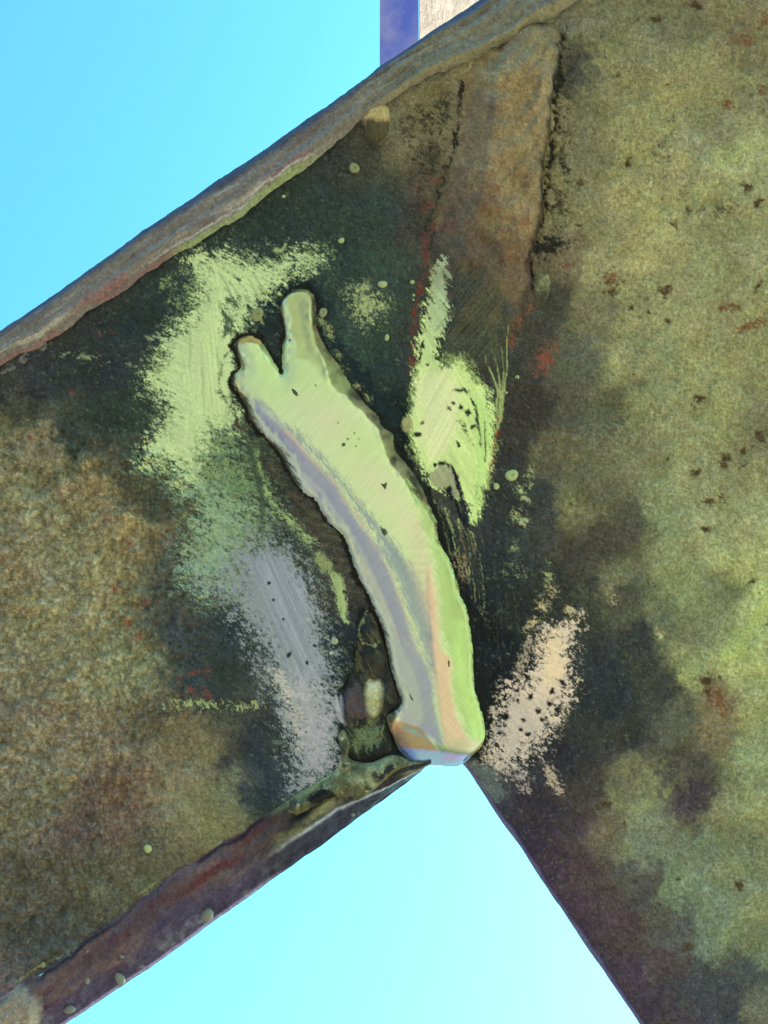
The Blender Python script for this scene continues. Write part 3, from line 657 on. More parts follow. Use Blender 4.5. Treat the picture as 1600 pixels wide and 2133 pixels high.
# right plate
top = tocol([(x, y - 13) for x, y in LIPI]); cut_ = smooth(CUT, False, 12); cut_[:, 1] += 2.2 * fbm(cut_[:, 0], cut_[:, 1], 60, 4, 72); bot = tocol(cut_)
x, y, fa = sheet(gridlines(961, 2200, 961, 1690, STEP), gridlines(-900, 2690, -30, 2165, STEP), top, bot)
s = Surf(x, y); base(s); details(s); flatten(s)
# worn, rounded arris along the cut edge
dc, _ = linedist(s.x, s.y, smooth(CUT, False, 3))
s.h -= 12 * sst(16, 0, dc + 3 * fbm(s.x, s.y, 30, 3, 71))
i = np.arange(len(s.x)); s.put(i, 0.8 * sst(12, 3, dc + 3 * fbm(s.x, s.y, 30, 3, 71)), '66628c', rough=0.5)  # blue sky light along the arris put into its colour
s, fa = add_skirt(s, fa, 67)
finish('plate_face', s, plate, fa, STEEL)

# ------------------------------------------------------------------ rolled edges of the brace
def lip(name, outer, inner, x0, x1, prof, paint, parent, nq=44):
    cols = gridlines(x0, x1, max(x0, -24), min(x1, 1690), STEP)
    o = np.array(outer, float); n = np.array(inner, float)
    yo = np.interp(cols, o[:, 0], o[:, 1]); yi = np.interp(cols, n[:, 0], n[:, 1])
    yi = yi + 4.0 * fbm(cols, cols * 0 + 3, 46, 4, 77) + 2.0 * fbm(cols, cols * 0 + 5, 14, 3, 79)
    yo = yo + 1.2 * fbm(cols, cols * 0 + 9, 50, 4, 78)
    q = np.linspace(0, 1, nq)                       # 0 at the silhouette, 1 at the toe
    X = np.repeat(cols[:, None], nq, 1); Q = np.repeat(q[None], len(cols), 0)
    Y = yo[:, None] + (yi - yo)[:, None] * Q
    idx = np.arange(X.size).reshape(X.shape)
    fa = np.stack([idx[:-1, :-1], idx[:-1, 1:], idx[1:, 1:], idx[1:, :-1]], -1).reshape(-1, 4)
    if yi.mean() < yo.mean(): fa = fa[:, ::-1]
    s = Surf(X.ravel(), Y.ravel()); s.q = Q.ravel()
    s.len = s.x * 0.84 - s.y * 0.54
    paint(s); prof(s)
    q0 = idx[:, 0]
    n0 = len(s.x)                                    # outer side wall going back
    t = Surf(np.concatenate([s.x, s.x[q0]]), np.concatenate([s.y, s.y[q0]]))
    t.col[:] = np.concatenate([s.col, s.col[q0]]); t.met[:] = np.concatenate([s.met, s.met[q0]]); t.rou[:] = np.concatenate([s.rou, s.rou[q0]])
    t.h = np.concatenate([s.h, np.full(len(q0), -75.0)])
    b = n0 + np.arange(len(q0))
    w = np.stack([q0[:-1], q0[1:], b[1:], b[:-1]], 1)
    return finish(name, t, parent, np.concatenate([fa, w]), STEEL)

def up_prof(s):
    q = s.q
    s.h = 7 * sst(1.02, 0.92, q) - 44 * np.clip(0.27 + 0.02 * fbm(s.len, q * 0, 60, 3, 16) - q, 0, 1) / 0.27 + 2 + 2.0 * fbm(s.len / 160, q * 5, 1.0, 4, 5, 0.6) + 1.2 * fbm(s.x, s.y, 9, 3, 8)
    wv = 0.05 * fbm(s.len, q * 30, 70, 4, 14)
    s.h += 7 * sst(0.60, 0.66, q + wv) - 5 * sst(0.80, 0.84, q + wv) + 4 * sst(0.36, 0.40, q + wv) - 3 * fbm(s.x, s.y, 16, 3, 15) * 0.5
    fl = sst(730, 830, s.x)
    s.h += fl * sst(0.12, 0.4, q) * (7 * fbm(s.x, s.y, 60, 4, 11) + 7 * fbm(s.len / 120, q * 6, 1, 4, 12, 0.6)) + fl * 9 * np.exp(-((q - 0.88) / 0.07) ** 2)
def up_paint(s):
    q = s.q; i = np.arange(len(q))
    st = fbm(s.len / 170, q * 7, 1.0, 4, 40, 0.65)
    base_c = lin('6e6664')
    s.col[:] = base_c
    s.put(i, sst(-0.1, 0.9, st), '8e8680')
    s.put(i, 0.8 * sst(0.1, 0.8, fbm(s.len / 140, q * 6, 1.0, 4, 41)), '5c5056')
    s.put(i, 0.6 * sst(0.5, 0.75, q) * sst(0.0, 0.7, fbm(s.len / 90, q * 5, 1, 4, 42)), '7a5458')
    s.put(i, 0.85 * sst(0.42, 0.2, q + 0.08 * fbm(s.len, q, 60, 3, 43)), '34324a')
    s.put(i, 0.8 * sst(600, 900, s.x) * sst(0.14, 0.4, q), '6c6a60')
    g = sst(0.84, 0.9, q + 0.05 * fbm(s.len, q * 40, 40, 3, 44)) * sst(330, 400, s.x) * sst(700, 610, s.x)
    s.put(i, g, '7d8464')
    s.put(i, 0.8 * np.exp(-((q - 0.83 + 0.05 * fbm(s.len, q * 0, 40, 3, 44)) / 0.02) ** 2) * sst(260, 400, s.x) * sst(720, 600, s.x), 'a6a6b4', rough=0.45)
    s.col *= np.exp(0.16 * fbm(s.x, s.y, 6, 3, 45))[:, None].astype(np.float32)
    s.put(i, 0.6 * sst(730, 830, s.x) * np.exp(-((q - 0.93) / 0.05) ** 2), '8a8060')
    s.rou[:] = 0.68
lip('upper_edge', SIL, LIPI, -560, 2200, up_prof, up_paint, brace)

def lo_prof(s):
    q = s.q
    s.h = 10 * sst(1.02, 0.9, q) - 42 * np.clip(0.5 + 0.05 * fbm(s.len, q * 0, 70, 4, 17) - q, 0, 1) / 0.5 + 2 + 4.0 * fbm(s.len / 90, q * 5, 1.0, 4, 6, 0.6) + 2.2 * fbm(s.x, s.y, 14, 3, 9) + 2.5 * fbm(s.x, s.y, 40, 3, 10)
    s.h += 3 * sst(520, 640, s.x) * np.exp(-((q - 0.62) / 0.16) ** 2)
    s.h -= 10 * np.exp(-((s.q - 0.72) / 0.05) ** 2) * sst(840, 700, s.x) * sst(560, 640, s.x)
    bl = np.exp(-(((s.x - 20) / 70) ** 2 + ((s.y - 2100) / 60) ** 2)); s.h += 16 * sst(0.25, 0.6, bl)
def lo_paint(s):
    q = s.q; i = np.arange(len(q))
    s.col[:] = lin('4a3c46')
    s.put(i, 0.9 * sst(-0.1, 0.8, fbm(s.len / 130, q * 5, 1, 4, 50)), '5e4c50')
    s.put(i, 0.85 * sst(0.1, 0.7, fbm(s.len / 160, q * 4, 1, 4, 51)) * sst(0.15, 0.4, q), '4e2832')
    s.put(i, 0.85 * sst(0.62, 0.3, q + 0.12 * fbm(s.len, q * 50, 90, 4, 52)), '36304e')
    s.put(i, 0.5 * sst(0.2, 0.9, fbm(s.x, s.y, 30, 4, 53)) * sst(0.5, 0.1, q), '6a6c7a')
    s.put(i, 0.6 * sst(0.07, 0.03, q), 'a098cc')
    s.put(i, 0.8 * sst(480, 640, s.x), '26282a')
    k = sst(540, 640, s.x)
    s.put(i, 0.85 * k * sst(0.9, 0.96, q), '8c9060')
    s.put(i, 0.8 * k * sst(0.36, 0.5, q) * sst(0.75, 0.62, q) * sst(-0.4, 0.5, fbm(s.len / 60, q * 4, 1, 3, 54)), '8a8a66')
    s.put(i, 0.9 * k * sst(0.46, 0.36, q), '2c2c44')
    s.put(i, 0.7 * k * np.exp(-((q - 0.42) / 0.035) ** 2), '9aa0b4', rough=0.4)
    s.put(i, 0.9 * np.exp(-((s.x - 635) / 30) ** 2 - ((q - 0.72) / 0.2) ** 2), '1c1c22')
    bl = np.exp(-(((s.x - 20) / 75) ** 2 + ((s.y - 2100) / 60) ** 2)) + 0.1 * fbm(s.x, s.y, 20, 3, 55)
    s.put(i, 0.8 * sst(0.35, 0.5, bl), '857c72')
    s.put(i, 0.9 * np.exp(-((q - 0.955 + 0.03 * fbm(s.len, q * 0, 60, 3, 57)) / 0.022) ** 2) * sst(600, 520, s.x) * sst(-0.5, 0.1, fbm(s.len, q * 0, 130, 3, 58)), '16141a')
    s.col *= np.exp(0.16 * fbm(s.x, s.y, 7, 3, 56))[:, None].astype(np.float32)
    s.rou[:] = 0.6
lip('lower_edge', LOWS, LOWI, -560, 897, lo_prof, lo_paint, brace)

# ------------------------------------------------------------------ blobs of weld metal with a free outline
def relax(h, fa, it):
    for _ in range(it):
        m = h[fa].mean(1)
        acc = np.zeros(len(h)); cnt = np.zeros(len(h))
        for k in range(4):
            acc += np.bincount(fa[:, k], m, len(h)); cnt += np.bincount(fa[:, k], minlength=len(h))
        h = acc / np.maximum(cnt, 1)
    return h

def blob(name, outline, step, shape, paint, parent, mat, soft=0):
    P = smooth(outline, True, 5)
    x0, y0 = P.min(0) - 3 * step; x1, y1 = P.max(0) + 3 * step
    gx = np.arange(x0, x1, step); gy = np.arange(y0, y1, step)
    X, Y = np.meshgrid(gx, gy, indexing='ij')
    d = sdf(X.ravel(), Y.ravel(), P).reshape(X.shape)
    keep = (d[:-1, :-1] > 0) | (d[1:, :-1] > 0) | (d[1:, 1:] > 0) | (d[:-1, 1:] > 0)
    gxd, gyd = np.gradient(d, step)
    gl = np.sqrt(gxd ** 2 + gyd ** 2) + 1e-6
    out = d < 0
    X = np.where(out, X - d * gxd / gl, X); Y = np.where(out, Y - d * gyd / gl, Y)
    d = np.maximum(d, 0)
    idx = np.arange(X.size).reshape(X.shape)
    fa = np.stack([idx[:-1, :-1][keep], idx[:-1, 1:][keep], idx[1:, 1:][keep], idx[1:, :-1][keep]], 1)
    u, inv = np.unique(fa, return_inverse=True)
    s = Surf(X.ravel()[u], Y.ravel()[u]); s.d = d.ravel()[u]
    paint(s); shape(s)
    if soft: s.h = relax(s.h, inv.reshape(-1, 4), soft)
    return finish(name, s, parent, inv.reshape(-1, 4), mat)

# old lumpy weld on the seam, worn away further down
OLD = [(960, 150), (1000, 108), (1060, 78), (1100, 52), (1150, 52), (1170, 85), (1162, 150), (1150, 200), (1146, 280), (1135, 330), (1130, 390), (1132, 440), (1120, 490), (1104, 545), (1108, 600), (1085, 650), (1060, 720), (1054, 800), (1042, 880), (1028, 960), (1014, 1040), (1000, 1110), (980, 1200), (950, 1190), (900, 1000), (860, 900), (852, 800), (866, 700), (882, 600), (892, 500), (916, 420), (938, 340), (952, 270), (962, 200)]
def old_shape(s):
    x, y = s.x, s.y
    H = 44 * sst(820, 430, y) + 4
    side = sst(-25, 25, x - 1050 + 0.11 * (y - 100)); wd = 95 - 58 * side
    prof = (1 - side) * sst(0, 1, s.d / wd) + side * np.sqrt(np.clip(1 - (1 - np.clip(s.d / wd, 0, 1)) ** 2, 0, 1)); prof = prof * (0.45 + 0.55 * sst(50, 190, y))
    lump = 13.0 * fbm(x, y, 100, 2, 61) + 5 * fbm(x, y, 40, 3, 62) + 1.5 * fbm(x, y, 10, 3, 63)
    rip = 2.2 * np.sin((y + 0.012 * (x - 1040) ** 2 + 14 * fbm(x, y, 60, 3, 64)) / 8.5) * sst(700, 420, y)
    s.h += H * prof + (lump + rip) * prof * sst(900, 480, y) * (1 - np.clip(s.met / 0.3, 0, 1)) - 1.0
def old_paint(s):
    base(s); details(s)
    i = np.arange(len(s.x))
    k = sst(760, 500, s.y)
    s.put(i, 0.9 * k * sst(16, 2, s.d + 9 * fbm(s.x, s.y, 24, 3, 65) + 9 * sst(1040, 960, s.x)), '1c1a1e')
    s.put(i, 0.35 * k * sst(0.1, 0.9, fbm(s.x, s.y, 50, 4, 66)), '8e7c5c')
    s.put(i, 0.55 * k, s.col * np.array([1.12, 0.92, 0.98], np.float32))
    s.put(i, 0.5 * np.exp(-((s.y - 480) / 110) ** 2) * sst(-0.2, 0.8, fbm(s.x, s.y, 40, 4, 69)), '6a4238')
    s.put(i, 0.35 * k * sst(0.2, 1.0, ani(s.x, s.y, 70, 60, 16, 3, 67)), '5a4c3c')
    flatten(s); s.h *= 0.35
    s.put(i, 0.4 * k * sst(0.0, 1.0, fbm(s.x + 30 * fbm(s.x, s.y, 80, 2, 5), s.y * 0.35, 26, 4, 68)), '6a5a44')
blob('old_weld', OLD, 2.0, old_shape, old_paint, plate, STEEL)

# undercut groove at the right toe of the old weld is dark crust: small ragged lumps
NUB = [(752, 262), (756, 238), (772, 222), (795, 217), (810, 228), (812, 262), (806, 285), (785, 298), (762, 288)]
def nub_shape(s):
    s.h = 20 * np.sqrt(np.clip(1 - (1 - np.clip(s.d / 24, 0, 1)) ** 2, 0, 1)) - 0.5 - 6 * sst(245, 275, s.y) + 0.8 * fbm(s.x, s.y, 8, 2, 3)
def nub_paint(s):
    i = np.arange(len(s.x)); s.col[:] = lin('a08e68')
    s.put(i, sst(-6, 6, s.y - 255 + 0.12 * (s.x - 785) + 5 * fbm(s.x, s.y, 14, 2, 4)) , '4c4636')  # light from above put into the nub's colour: pale top, darker lower half
    s.put(i, 0.6 * sst(250, 262, s.y) * sst(0, 0.8, ani(s.x, s.y, 88, 30, 4, 3, 9)), '2c2a28')
blob('weld_nub', NUB, 1.5, nub_shape, nub_paint, brace, STEEL)

# rough weld lumps where the brace's lower edge meets the joint
def crust(name, outline, H, rim, core, seed, w=26, parent=None):
    def shp(s):
        s.h = H * np.sqrt(np.clip(1 - (1 - np.clip(s.d / w, 0, 1)) ** 2, 0, 1)) + sst(0, 10, s.d) * (8 * fbm(s.x, s.y, 34, 3, seed) + 4 * fbm(s.x, s.y, 13, 3, seed + 1)) - 5
    def pnt(s):
        i = np.arange(len(s.x)); s.col[:] = lin(core)
        s.put(i, sst(-0.2, 0.8, fbm(s.x, s.y, 40, 4, seed + 2)), rim)
        s.put(i, 0.85 * sst(0.05, 0.7, fbm(s.x, s.y, 30, 4, seed + 3)), '2a2a2a')
        s.put(i, 0.7 * sst(0.6, 1.1, fbm(s.x, s.y, 9, 3, seed + 6)), 'aaa888')
        s.put(i, 0.35 * sst(9, 2, s.d + 6 * fbm(s.x, s.y, 16, 3, seed + 4)), rim)
        s.col *= np.exp(0.2 * fbm(s.x, s.y, 6, 3, seed + 5))[:, None].astype(np.float32)
        s.rou[:] = 0.6
        if seed == 660:
            s.patch([(640, 1656), (672, 1634), (692, 1640), (694, 1660), (660, 1674)], '1a1a1e', edge=14, cov=0.95, sp=(30, 14, 8), warp=4, seed=670)
            s.patch([(786, 1612), (806, 1596), (822, 1590), (812, 1606), (792, 1626)], '24242c', edge=12, cov=0.9, sp=(30, 14, 8), warp=3, seed=671)
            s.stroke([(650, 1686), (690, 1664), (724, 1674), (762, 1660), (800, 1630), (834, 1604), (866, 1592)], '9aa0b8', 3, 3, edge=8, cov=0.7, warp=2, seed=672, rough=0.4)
    return blob(name, outline, 1.8, shp, pnt, parent or brace, STEEL)
RUN = [(752, 1286), (766, 1266), (780, 1284), (790, 1316), (802, 1352), (812, 1396), (824, 1440), (828, 1466), (812, 1480), (802, 1500), (810, 1530), (818, 1560), (806, 1578), (770, 1582), (734, 1580), (722, 1556), (708, 1532), (716, 1508), (706, 1476), (708, 1450), (722, 1430), (730, 1396), (742, 1356), (738, 1320)]
def run_shape(s):
    x, y = s.x, s.y
    e = sst(0, 18, s.d)
    s.h = e * (9 + 9 * fbm(x, y, 60, 3, 601) + 5 * fbm(x, y, 24, 3, 602) + 1.5 * fbm(x, y, 9, 3, 603)) - 3
    s.h -= 9 * e * np.exp(-((y - 1512 + 0.25 * (x - 760) + 8 * fbm(x, y, 40, 2, 604)) / 7) ** 2)
    s.h -= 7 * e * np.exp(-((y - 1412 - 0.2 * (x - 760) + 8 * fbm(x, y, 40, 2, 605)) / 8) ** 2)
def run_paint(s):
    x, y = s.x, s.y; i = np.arange(len(x))
    s.col[:] = lin('232426')
    s.put(i, 0.7 * sst(0.1, 0.9, fbm(x, y, 36, 4, 606)), '3c3636')
    s.put(i, 0.6 * sst(0.2, 0.9, ani(x, y, 62, 40, 8, 4, 607)), '55533e')
    s.patch([(716, 1446), (752, 1430), (776, 1470), (770, 1494), (740, 1500), (718, 1482)], '4a3e42', edge=26, cov=0.9, sp=(60, 14, 7), seed=608)
    s.patch([(766, 1424), (784, 1416), (796, 1434), (792, 1472), (776, 1494), (766, 1462)], '9a9876', edge=12, sp=None, warp=4, seed=609)
    s.spots([(779, 1434, 12, 15, 0)], 'b4ac94', edge=0.9, seed=610)
    s.patch([(728, 1518), (770, 1500), (792, 1512), (786, 1548), (756, 1566), (730, 1548)], '5e6850', edge=34, cov=0.75, sp=(70, 16, 7), seed=611)
    s.stroke([(764, 1272), (750, 1306), (752, 1330), (772, 1344), (786, 1334)], '7c7c58', 3, 2, edge=8, cov=0.8, sp=(60, 12, 6), warp=4, seed=612)
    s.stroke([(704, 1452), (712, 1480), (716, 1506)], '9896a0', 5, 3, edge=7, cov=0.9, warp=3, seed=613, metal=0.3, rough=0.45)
    s.rou[:] = 0.6
blob('rough_weld', RUN, 1.8, run_shape, run_paint, brace, STEEL)
crust('weld_lump', [(1116, 572), (1130, 562), (1146, 572), (1150, 596), (1142, 620), (1130, 636), (1118, 622), (1112, 598)], 9, '74745a', '55533f', 690, 22, plate)
crust('weld_crust', [(-8, 782), (30, 748), (78, 712), (97, 709), (97, 728), (66, 748), (24, 776)], 9, '7c7c7e', '4a4a50', 680, 14)
crust('weld_crust', [(604, 1662), (640, 1640), (690, 1612), (710, 1572), (704, 1534), (716, 1520), (730, 1548), (728, 1580), (770, 1590), (815, 1572), (845, 1580), (866, 1592), (830, 1606), (796, 1634), (760, 1662), (724, 1674), (690, 1664), (640, 1690), (600, 1704), (590, 1690)], 30, '8a8868', '55543f', 660, 30)

# ------------------------------------------------------------------ the freshly ground weld bead
FACE = [(590, 630), (602, 616), (621, 609), (640, 612), (648, 630), (647, 655), (655, 705), (661, 727), (677, 752), (690, 792), (713, 822), (750, 852), (776, 880), (793, 905), (800, 932), (809, 961), (833, 986), (852, 1015), (866, 1043), (889, 1066), (903, 1090), (906, 1124), (932, 1168), (945, 1206), (953, 1237), (969, 1272), (975, 1309), (981, 1361), (981, 1395), (986, 1440), (998, 1478), (1006, 1526), (998, 1554), (983, 1568), (964, 1587), (945, 1593), (911, 1592), (862, 1589), (836, 1567), (822, 1533), (818, 1505), (832, 1482), (845, 1464), (838, 1430), (825, 1388), (817, 1351), (808, 1309), (789, 1268), (775, 1237), (758, 1206), (741, 1161), (731, 1127), (717, 1100), (696, 1086), (679, 1058), (664, 1034), (643, 1021), (624, 990), (610, 950), (586, 922), (560, 898), (538, 872), (529, 846), (512, 824), (490, 800), (494, 783), (512, 766), (503, 740), (495, 722), (506, 712), (522, 712), (538, 716), (552, 735), (565, 755), (580, 778), (590, 786), (591, 755), (594, 722), (600, 693), (594, 672), (590, 650)]
RIDGE = [(520, 838), (560, 868), (597, 900), (640, 948), (690, 998), (732, 1060), (790, 1150), (830, 1240), (862, 1330), (895, 1395), (912, 1480), (928, 1545)]
FS = smooth(FACE, True, 4)
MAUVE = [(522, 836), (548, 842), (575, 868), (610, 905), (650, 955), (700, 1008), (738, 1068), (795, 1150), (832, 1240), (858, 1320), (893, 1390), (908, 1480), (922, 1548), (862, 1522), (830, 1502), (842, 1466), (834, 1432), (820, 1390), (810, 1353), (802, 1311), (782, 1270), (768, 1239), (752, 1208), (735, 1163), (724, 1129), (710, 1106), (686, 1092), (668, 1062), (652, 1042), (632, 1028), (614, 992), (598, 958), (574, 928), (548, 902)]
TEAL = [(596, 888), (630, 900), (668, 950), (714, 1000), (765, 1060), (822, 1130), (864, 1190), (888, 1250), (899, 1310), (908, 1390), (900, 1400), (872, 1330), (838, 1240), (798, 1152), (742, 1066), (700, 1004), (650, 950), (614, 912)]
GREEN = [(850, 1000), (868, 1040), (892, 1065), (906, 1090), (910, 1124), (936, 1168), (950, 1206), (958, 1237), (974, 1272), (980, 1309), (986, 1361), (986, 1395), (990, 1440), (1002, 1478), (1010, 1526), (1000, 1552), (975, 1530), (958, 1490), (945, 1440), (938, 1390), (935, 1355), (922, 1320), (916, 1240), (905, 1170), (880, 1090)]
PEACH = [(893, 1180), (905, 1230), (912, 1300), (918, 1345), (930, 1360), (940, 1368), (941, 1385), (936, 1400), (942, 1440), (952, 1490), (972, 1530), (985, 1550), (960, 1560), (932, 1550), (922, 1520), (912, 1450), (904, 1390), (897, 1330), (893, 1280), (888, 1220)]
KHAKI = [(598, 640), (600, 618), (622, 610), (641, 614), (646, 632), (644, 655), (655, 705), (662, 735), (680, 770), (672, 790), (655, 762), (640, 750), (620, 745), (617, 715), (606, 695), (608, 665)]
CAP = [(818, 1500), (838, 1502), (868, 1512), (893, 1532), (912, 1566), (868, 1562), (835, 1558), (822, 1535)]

def bead_shape(s):
    x, y = s.x, s.y
    fd = np.maximum(sdf(x, y, FS), 0)
    end = sst(1480, 1575, y)
    def rnd(d, w): return np.sqrt(np.clip(1 - (1 - np.clip(d / w, 0, 1)) ** 2, 0, 1))
    raw = sdf(x, y, FS)
    t_ = s.d / (s.d + np.clip(-raw, 0, None) + 0.5)
    flank = np.sqrt(np.clip(t_, 0, 1)) * sst(0, 5, s.d)
    h = (1 - end) * 9 * flank + end * 10 * rnd(s.d, 30) + (3.5 + 8 * end) * (1 - (1 - np.clip(s.d / 42, 0, 1)) ** 2)
    tip = sst(900, 620, y)
    h = h * (1 - 0.4 * tip)
    lf = sdf(x, y, smooth(MAUVE, True, 3)); dr, _ = linedist(x, y, smooth(RIDGE, False, 4)); h -= 0.15 * np.clip(dr, 0, 60) * sst(-6, 8, lf)
    gf = sdf(x, y, smooth(GREEN, True, 3)); dg, _ = linedist(x, y, smooth(GREEN[14:] + GREEN[:1], False, 4)); h -= 0.22 * np.clip(dg, 0, 60) * sst(-4, 4, gf)
    tf = sdf(x, y, smooth(TEAL, True, 3)); h -= 0.07 * np.clip(tf, 0, 30)
    pf = sdf(x, y, smooth(PEACH, True, 3)); h += 1.0 * sst(-2, 5, pf)
    kf = sdf(x, y, smooth(KHAKI, True, 3)); h -= 0.12 * np.clip(kf, 0, 40)
    h = np.maximum(h, 22 * (1 - 0.4 * tip) * 0.35 * sst(0, 8, s.d))
    h += 0.25 * fbm(x, y, 70, 3, 81) * sst(0, 20, s.d) + 1.6 * fbm(x, y, 10, 3, 82) * sst(12, 4, fd) * sst(0, 4, s.d)
    s.h = h - 1.2
def bead_paint(s):
    x, y = s.x, s.y; i = np.arange(len(x))
    fx = x + 3.0 * fbm(x, y, 22, 3, 83); fy = y + 3.0 * fbm(x, y, 22, 3, 84)
    fd = sdf(fx, fy, FS)
    s.col[:] = lin('2b271f')                                    # crusty flank
    s.put(i, 0.8 * sst(0.0, 0.9, fbm(x, y, 14, 3, 85)), '5c573e')
    s.put(i, 0.7 * sst(0.3, 1.0, fbm(x, y, 20, 3, 86)), '5a4030')
    rt = sst(0, 1, (x - 700 - 0.42 * (y - 1000)) / 40)
    s.put(i, 0.6 * rt * sst(-0.5, 0.5, fbm(x, y, 24, 3, 87)), '7c7a54')
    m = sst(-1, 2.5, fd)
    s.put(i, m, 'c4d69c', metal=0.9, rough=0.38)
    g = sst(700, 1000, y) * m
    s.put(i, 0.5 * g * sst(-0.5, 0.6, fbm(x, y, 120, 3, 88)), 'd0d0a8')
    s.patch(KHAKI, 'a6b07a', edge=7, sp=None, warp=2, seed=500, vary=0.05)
    s.patch(MAUVE, 'a3a5a5', edge=30, cov=0.97, sp=(48, 26, 4), soft=0.6, warp=4, seed=501, vary=0.0)  # facet tones here and below: ground reflections put into the metal's colour
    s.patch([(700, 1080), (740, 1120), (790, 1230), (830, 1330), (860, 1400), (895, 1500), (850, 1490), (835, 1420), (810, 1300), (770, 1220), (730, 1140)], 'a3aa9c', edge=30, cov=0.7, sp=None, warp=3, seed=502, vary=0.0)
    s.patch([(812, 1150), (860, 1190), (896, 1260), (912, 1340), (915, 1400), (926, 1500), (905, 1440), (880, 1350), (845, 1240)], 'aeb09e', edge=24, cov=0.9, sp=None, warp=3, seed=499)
    s.patch(TEAL, '909c98', edge=40, cov=0.9, sp=(62, 22, 3), soft=0.4, warp=3, seed=503, vary=0.0)  # shadow band beside the ridge, painted into the metal
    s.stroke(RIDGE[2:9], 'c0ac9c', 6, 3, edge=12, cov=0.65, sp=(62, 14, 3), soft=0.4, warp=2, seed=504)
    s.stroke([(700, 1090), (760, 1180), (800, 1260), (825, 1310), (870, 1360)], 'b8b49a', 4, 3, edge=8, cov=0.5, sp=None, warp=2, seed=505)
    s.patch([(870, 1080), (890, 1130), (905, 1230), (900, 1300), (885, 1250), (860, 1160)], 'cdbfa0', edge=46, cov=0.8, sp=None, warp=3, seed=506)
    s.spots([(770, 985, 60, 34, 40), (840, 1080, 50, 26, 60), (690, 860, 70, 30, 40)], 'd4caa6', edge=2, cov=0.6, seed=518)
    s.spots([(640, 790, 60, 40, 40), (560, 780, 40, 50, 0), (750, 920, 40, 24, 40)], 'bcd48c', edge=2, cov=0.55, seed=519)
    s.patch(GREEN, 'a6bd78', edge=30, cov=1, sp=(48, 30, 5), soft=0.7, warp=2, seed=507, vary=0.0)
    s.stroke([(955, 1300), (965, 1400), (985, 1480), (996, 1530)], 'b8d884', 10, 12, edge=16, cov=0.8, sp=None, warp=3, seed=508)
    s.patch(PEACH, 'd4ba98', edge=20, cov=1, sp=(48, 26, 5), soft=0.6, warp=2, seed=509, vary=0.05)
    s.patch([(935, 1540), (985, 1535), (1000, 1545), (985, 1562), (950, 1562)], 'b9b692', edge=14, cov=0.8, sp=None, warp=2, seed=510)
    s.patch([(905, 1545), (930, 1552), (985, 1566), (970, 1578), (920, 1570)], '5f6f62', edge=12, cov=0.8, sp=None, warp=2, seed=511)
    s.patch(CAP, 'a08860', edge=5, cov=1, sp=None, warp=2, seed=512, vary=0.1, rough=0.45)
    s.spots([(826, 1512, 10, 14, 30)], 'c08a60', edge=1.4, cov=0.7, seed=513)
    s.patch([(828, 1560), (868, 1558), (905, 1562), (975, 1574), (960, 1594), (905, 1600), (850, 1594)], '86a6f4', edge=9, cov=1, sp=None, warp=2, seed=514, vary=0.0, rough=0.3)  # sky reflection on the rounded lower end, painted as blue metal
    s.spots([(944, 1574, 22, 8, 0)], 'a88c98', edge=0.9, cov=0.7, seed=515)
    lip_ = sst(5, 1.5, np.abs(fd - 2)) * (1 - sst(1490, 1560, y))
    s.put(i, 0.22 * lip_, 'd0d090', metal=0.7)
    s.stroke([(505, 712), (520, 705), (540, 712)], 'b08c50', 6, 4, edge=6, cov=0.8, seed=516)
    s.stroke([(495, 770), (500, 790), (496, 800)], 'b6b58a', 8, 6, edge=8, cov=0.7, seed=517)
    # gas pores in the weld metal
    s.spots([(716, 927, 4), (725, 915, 2), (705, 882, 1.6), (739, 903, 2), (742, 930, 1.6), (748, 915, 1.3), (604, 710, 2.5)], '2a3026', edge=0.7, rag=0.2, seed=520, dh=-3, metal=0, rough=0.8)
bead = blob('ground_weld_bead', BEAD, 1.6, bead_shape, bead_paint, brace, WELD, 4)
bead['label'] = 'bright ground weld bead, forked at its upper end'

def bvh_height(objs):
    from mathutils.bvhtree import BVHTree
    t = [BVHTree.FromPolygons([v.co for v in o.data.vertices], [p.vertices for p in o.data.polygons]) for o in objs]
    def hgt(px, py):
        z = 0
        for b in t:
            r = b.ray_cast(Vector(((px - CX) * S, (CY - py) * S, 0.05)), Vector((0, 0, -1)))
            if r[0] is not None: z = max(z, r[0].z)
        return z
    return hgt
bead_h = bvh_height([bead])

# slag pieces trapped in the bead
def lens(name, outline, thick, mat, parent, px, py, z, nring=3):
    P = smooth(outline, True, 3) - np.array(outline, float).mean(0)
    n = len(P)
    co = [(0, 0, thick * S)]
    for r in range(1, nring + 1):
        k = r / nring
        for q in P:
            co.append((q[0] * k * S, -q[1] * k * S, thick * S * (1 - k * k) - (0.6 * S if r == nring else 0)))
    fa = []
    for j in range(n):
        fa.append((0, 1 + (j + 1) % n, 1 + j, 0))
    tri = [(a, b, c) for a, b, c, _ in fa]
    me = bpy.data.meshes.new(name)
    quads = [(1 + (r - 1) * n + j, 1 + (r - 1) * n + (j + 1) % n, 1 + r * n + (j + 1) % n, 1 + r * n + j) for r in range(1, nring) for j in range(n)]
    me.from_pydata(co, [], tri + quads)
    for p_ in me.polygons: p_.use_smooth = True
    me.materials.append(mat)
    o = bpy.data.objects.new(name, me); C.objects.link(o)
    o.parent = parent
    o.location = ((px - CX) * S, (CY - py) * S, z)
    return o
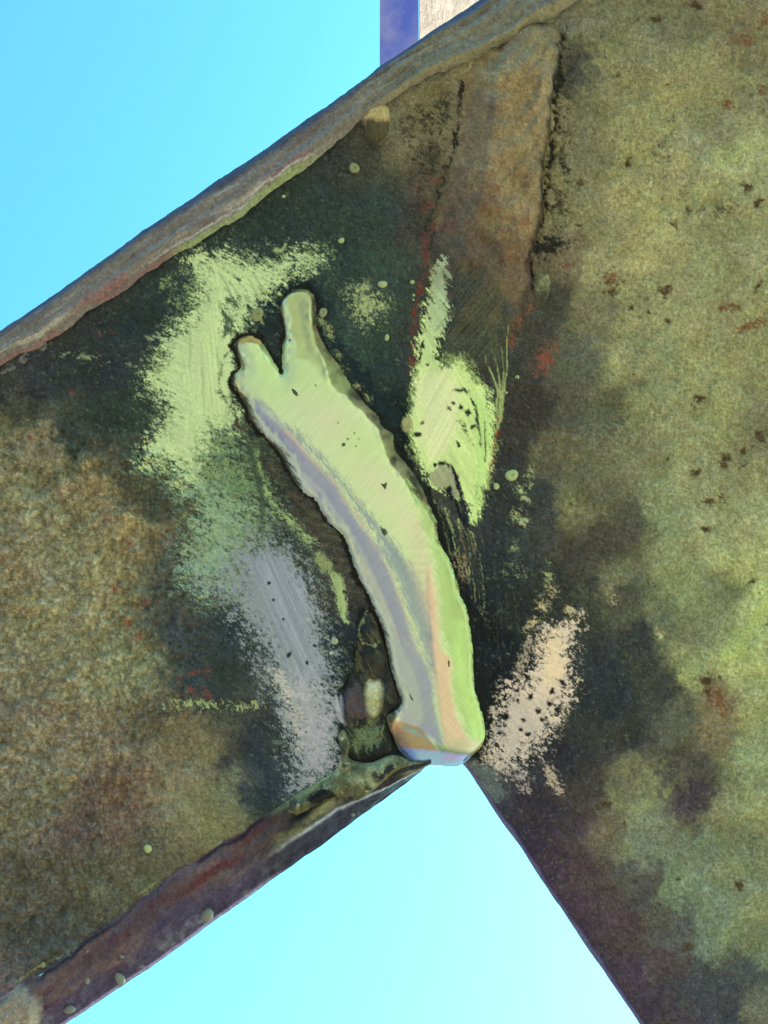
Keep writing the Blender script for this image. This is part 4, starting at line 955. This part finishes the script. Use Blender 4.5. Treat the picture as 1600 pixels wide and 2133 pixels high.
for pts in ([(608, 811), (614, 812), (621, 819), (623, 827), (617, 826), (611, 820)],
            [(792, 1007), (799, 1008), (806, 1004), (806, 1012), (803, 1021), (800, 1018)],
            [(791, 1092), (795, 1099), (803, 1101), (808, 1110), (802, 1116), (796, 1109)],
            [(852, 1442), (856, 1447), (862, 1459), (857, 1457), (854, 1451)],
            [(932, 1373), (936, 1376), (936, 1388), (933, 1386)],
            [(657, 801), (659, 802), (660, 807), (657, 805)]):
    c = np.array(pts, float).mean(0)
    lens('slag_inclusion', pts, 1.0, M_SLAG, bead, c[0], c[1], bead_h(c[0], c[1]) + 0.2 * S)

# spatter drops frozen on the steel
def drop_mesh(name, mat, crater):
    prof = [(0, 0.62), (0.25, 0.60), (0.5, 0.52), (0.75, 0.36), (0.93, 0.14), (1.0, -0.15)]
    if crater: prof = [(0, 0.12), (0.15, 0.16), (0.3, 0.36), (0.5, 0.46), (0.75, 0.36), (0.93, 0.14), (1.0, -0.15)]
    n = 18
    co = [(0, 0, prof[0][1])]
    for r, z in prof[1:]:
        for j in range(n):
            a = 2 * math.pi * j / n
            rr = r * (1 + 0.06 * math.sin(2 * a + 1) + 0.04 * math.sin(3 * a))
            co.append((rr * math.cos(a), rr * math.sin(a), z))
    fa = [(0, 1 + j, 1 + (j + 1) % n) for j in range(n)]
    for k in range(len(prof) - 2):
        fa += [(1 + k * n + j, 1 + (k + 1) * n + j, 1 + (k + 1) * n + (j + 1) % n, 1 + k * n + (j + 1) % n) for j in range(n)]
    me = bpy.data.meshes.new(name); me.from_pydata(co, [], fa)
    for p_ in me.polygons: p_.use_smooth = True
    me.materials.append(mat)
    return me
D_B = drop_mesh('spatter_drop', M_DROP, False); D_C = drop_mesh('spatter_drop', M_DROP, True); D_R = drop_mesh('spatter_drop', M_DROPD, False); D_RC = drop_mesh('spatter_drop', M_DROPD, True); D_G = drop_mesh('spatter_drop', M_DROPG, False)
low_h = bvh_height([bpy.data.objects['lower_edge']])
DROPS = [(797, 592, 10, 8, D_B, brace), (806, 703, 7, 5, D_B, brace), (859, 588, 5, 5, D_B, plate), (862, 615, 3, 3, D_B, plate), (861, 625, 3, 3, D_B, plate),
         (1066, 990, 14, 13, D_C, plate), (1034, 1013, 7, 7, D_B, plate), (1078, 786, 5, 5, D_B, plate), (536, 655, 15, 13, D_RC, brace), (738, 350, 11, 11, D_RC, brace),
         (711, 501, 7, 6, D_B, brace), (308, 1768, 9, 9, D_B, brace), (591, 409, 4, 4, D_B, brace), (1028, 970, 3, 3, D_B, plate), (1055, 818, 3, 3, D_B, plate),
         (432, 1906, 13, 13, D_G, brace), (250, 2040, 14, 10, D_G, brace), (145, 2103, 12, 9, D_G, brace), (183, 2040, 7, 6, D_G, brace), (257, 1987, 5, 4, D_G, brace), (90, 2010, 6, 6, D_R, brace), (735, 1697, 4, 4, D_G, brace), (185, 1977, 4, 3, D_G, brace), (700, 1335, 5, 5, D_B, brace), (673, 651, 8, 11, D_RC, brace)]
old_h = bvh_height([bpy.data.objects['old_weld']])
for k, (px, py, rx, ry, me, par) in enumerate(DROPS):
    o = bpy.data.objects.new('spatter_drop', me); C.objects.link(o); o.parent = par
    z = low_h(px, py) if py > 1690 else old_h(px, py) if px > 840 else 0
    o.location = ((px - CX) * S, (CY - py) * S, z + 0.3 * S)
    o.scale = (rx * S, ry * S, min(rx, ry) * S * 0.8)
    o.rotation_euler = (0, 0, k * 1.3)

# ------------------------------------------------------------------ post behind
BACK = 0.16
kx = (DIST + BACK) / DIST
post = bpy.data.objects.new('steel_post', None); C.objects.link(post)
post['label'] = 'steel post seen behind the brace at the top, shade and sun tones in its colours'; post['category'] = 'steel post'
def uv(px, py): return (px - CX) * S * kx, (CY - py) * S * kx
ex, _ = uv(872, 0); lx, _ = uv(791, 0)
b0 = uv(0, 430)[1]; t0 = uv(0, -900)[1]
pm = M @ Matrix.Translation((ex, b0, -BACK)); post.matrix_world = pm
wl_ = ex - lx
Lh = t0 - b0
def bevel_prism(name, pts, h, mat, parent):
    n = len(pts)
    co = [(x, 0, z) for x, z in pts] + [(x, h, z) for x, z in pts]
    fa = [(j, (j + 1) % n, n + (j + 1) % n, n + j) for j in range(n)] + [tuple(range(n))[::-1], tuple(range(n, 2 * n))]
    me = bpy.data.meshes.new(name); me.from_pydata(co, [], fa)
    me.materials.append(mat)
    o = bpy.data.objects.new(name, me); C.objects.link(o); o.parent = parent
    return o
# two flanges of an angle section, corner towards the viewer
th = 0.004
bevel_prism('flange', [(0, 0), (0, -th * 1.4), (-wl_, -0.012 - th), (-wl_, -0.012)], Lh, M_POST, post)
bevel_prism('flange', [(0.0006, -0.0002), (0.045, -0.070), (0.045 - th, -0.070 - th), (0.0006, -th * 1.4)], Lh, M_POSTR, post)
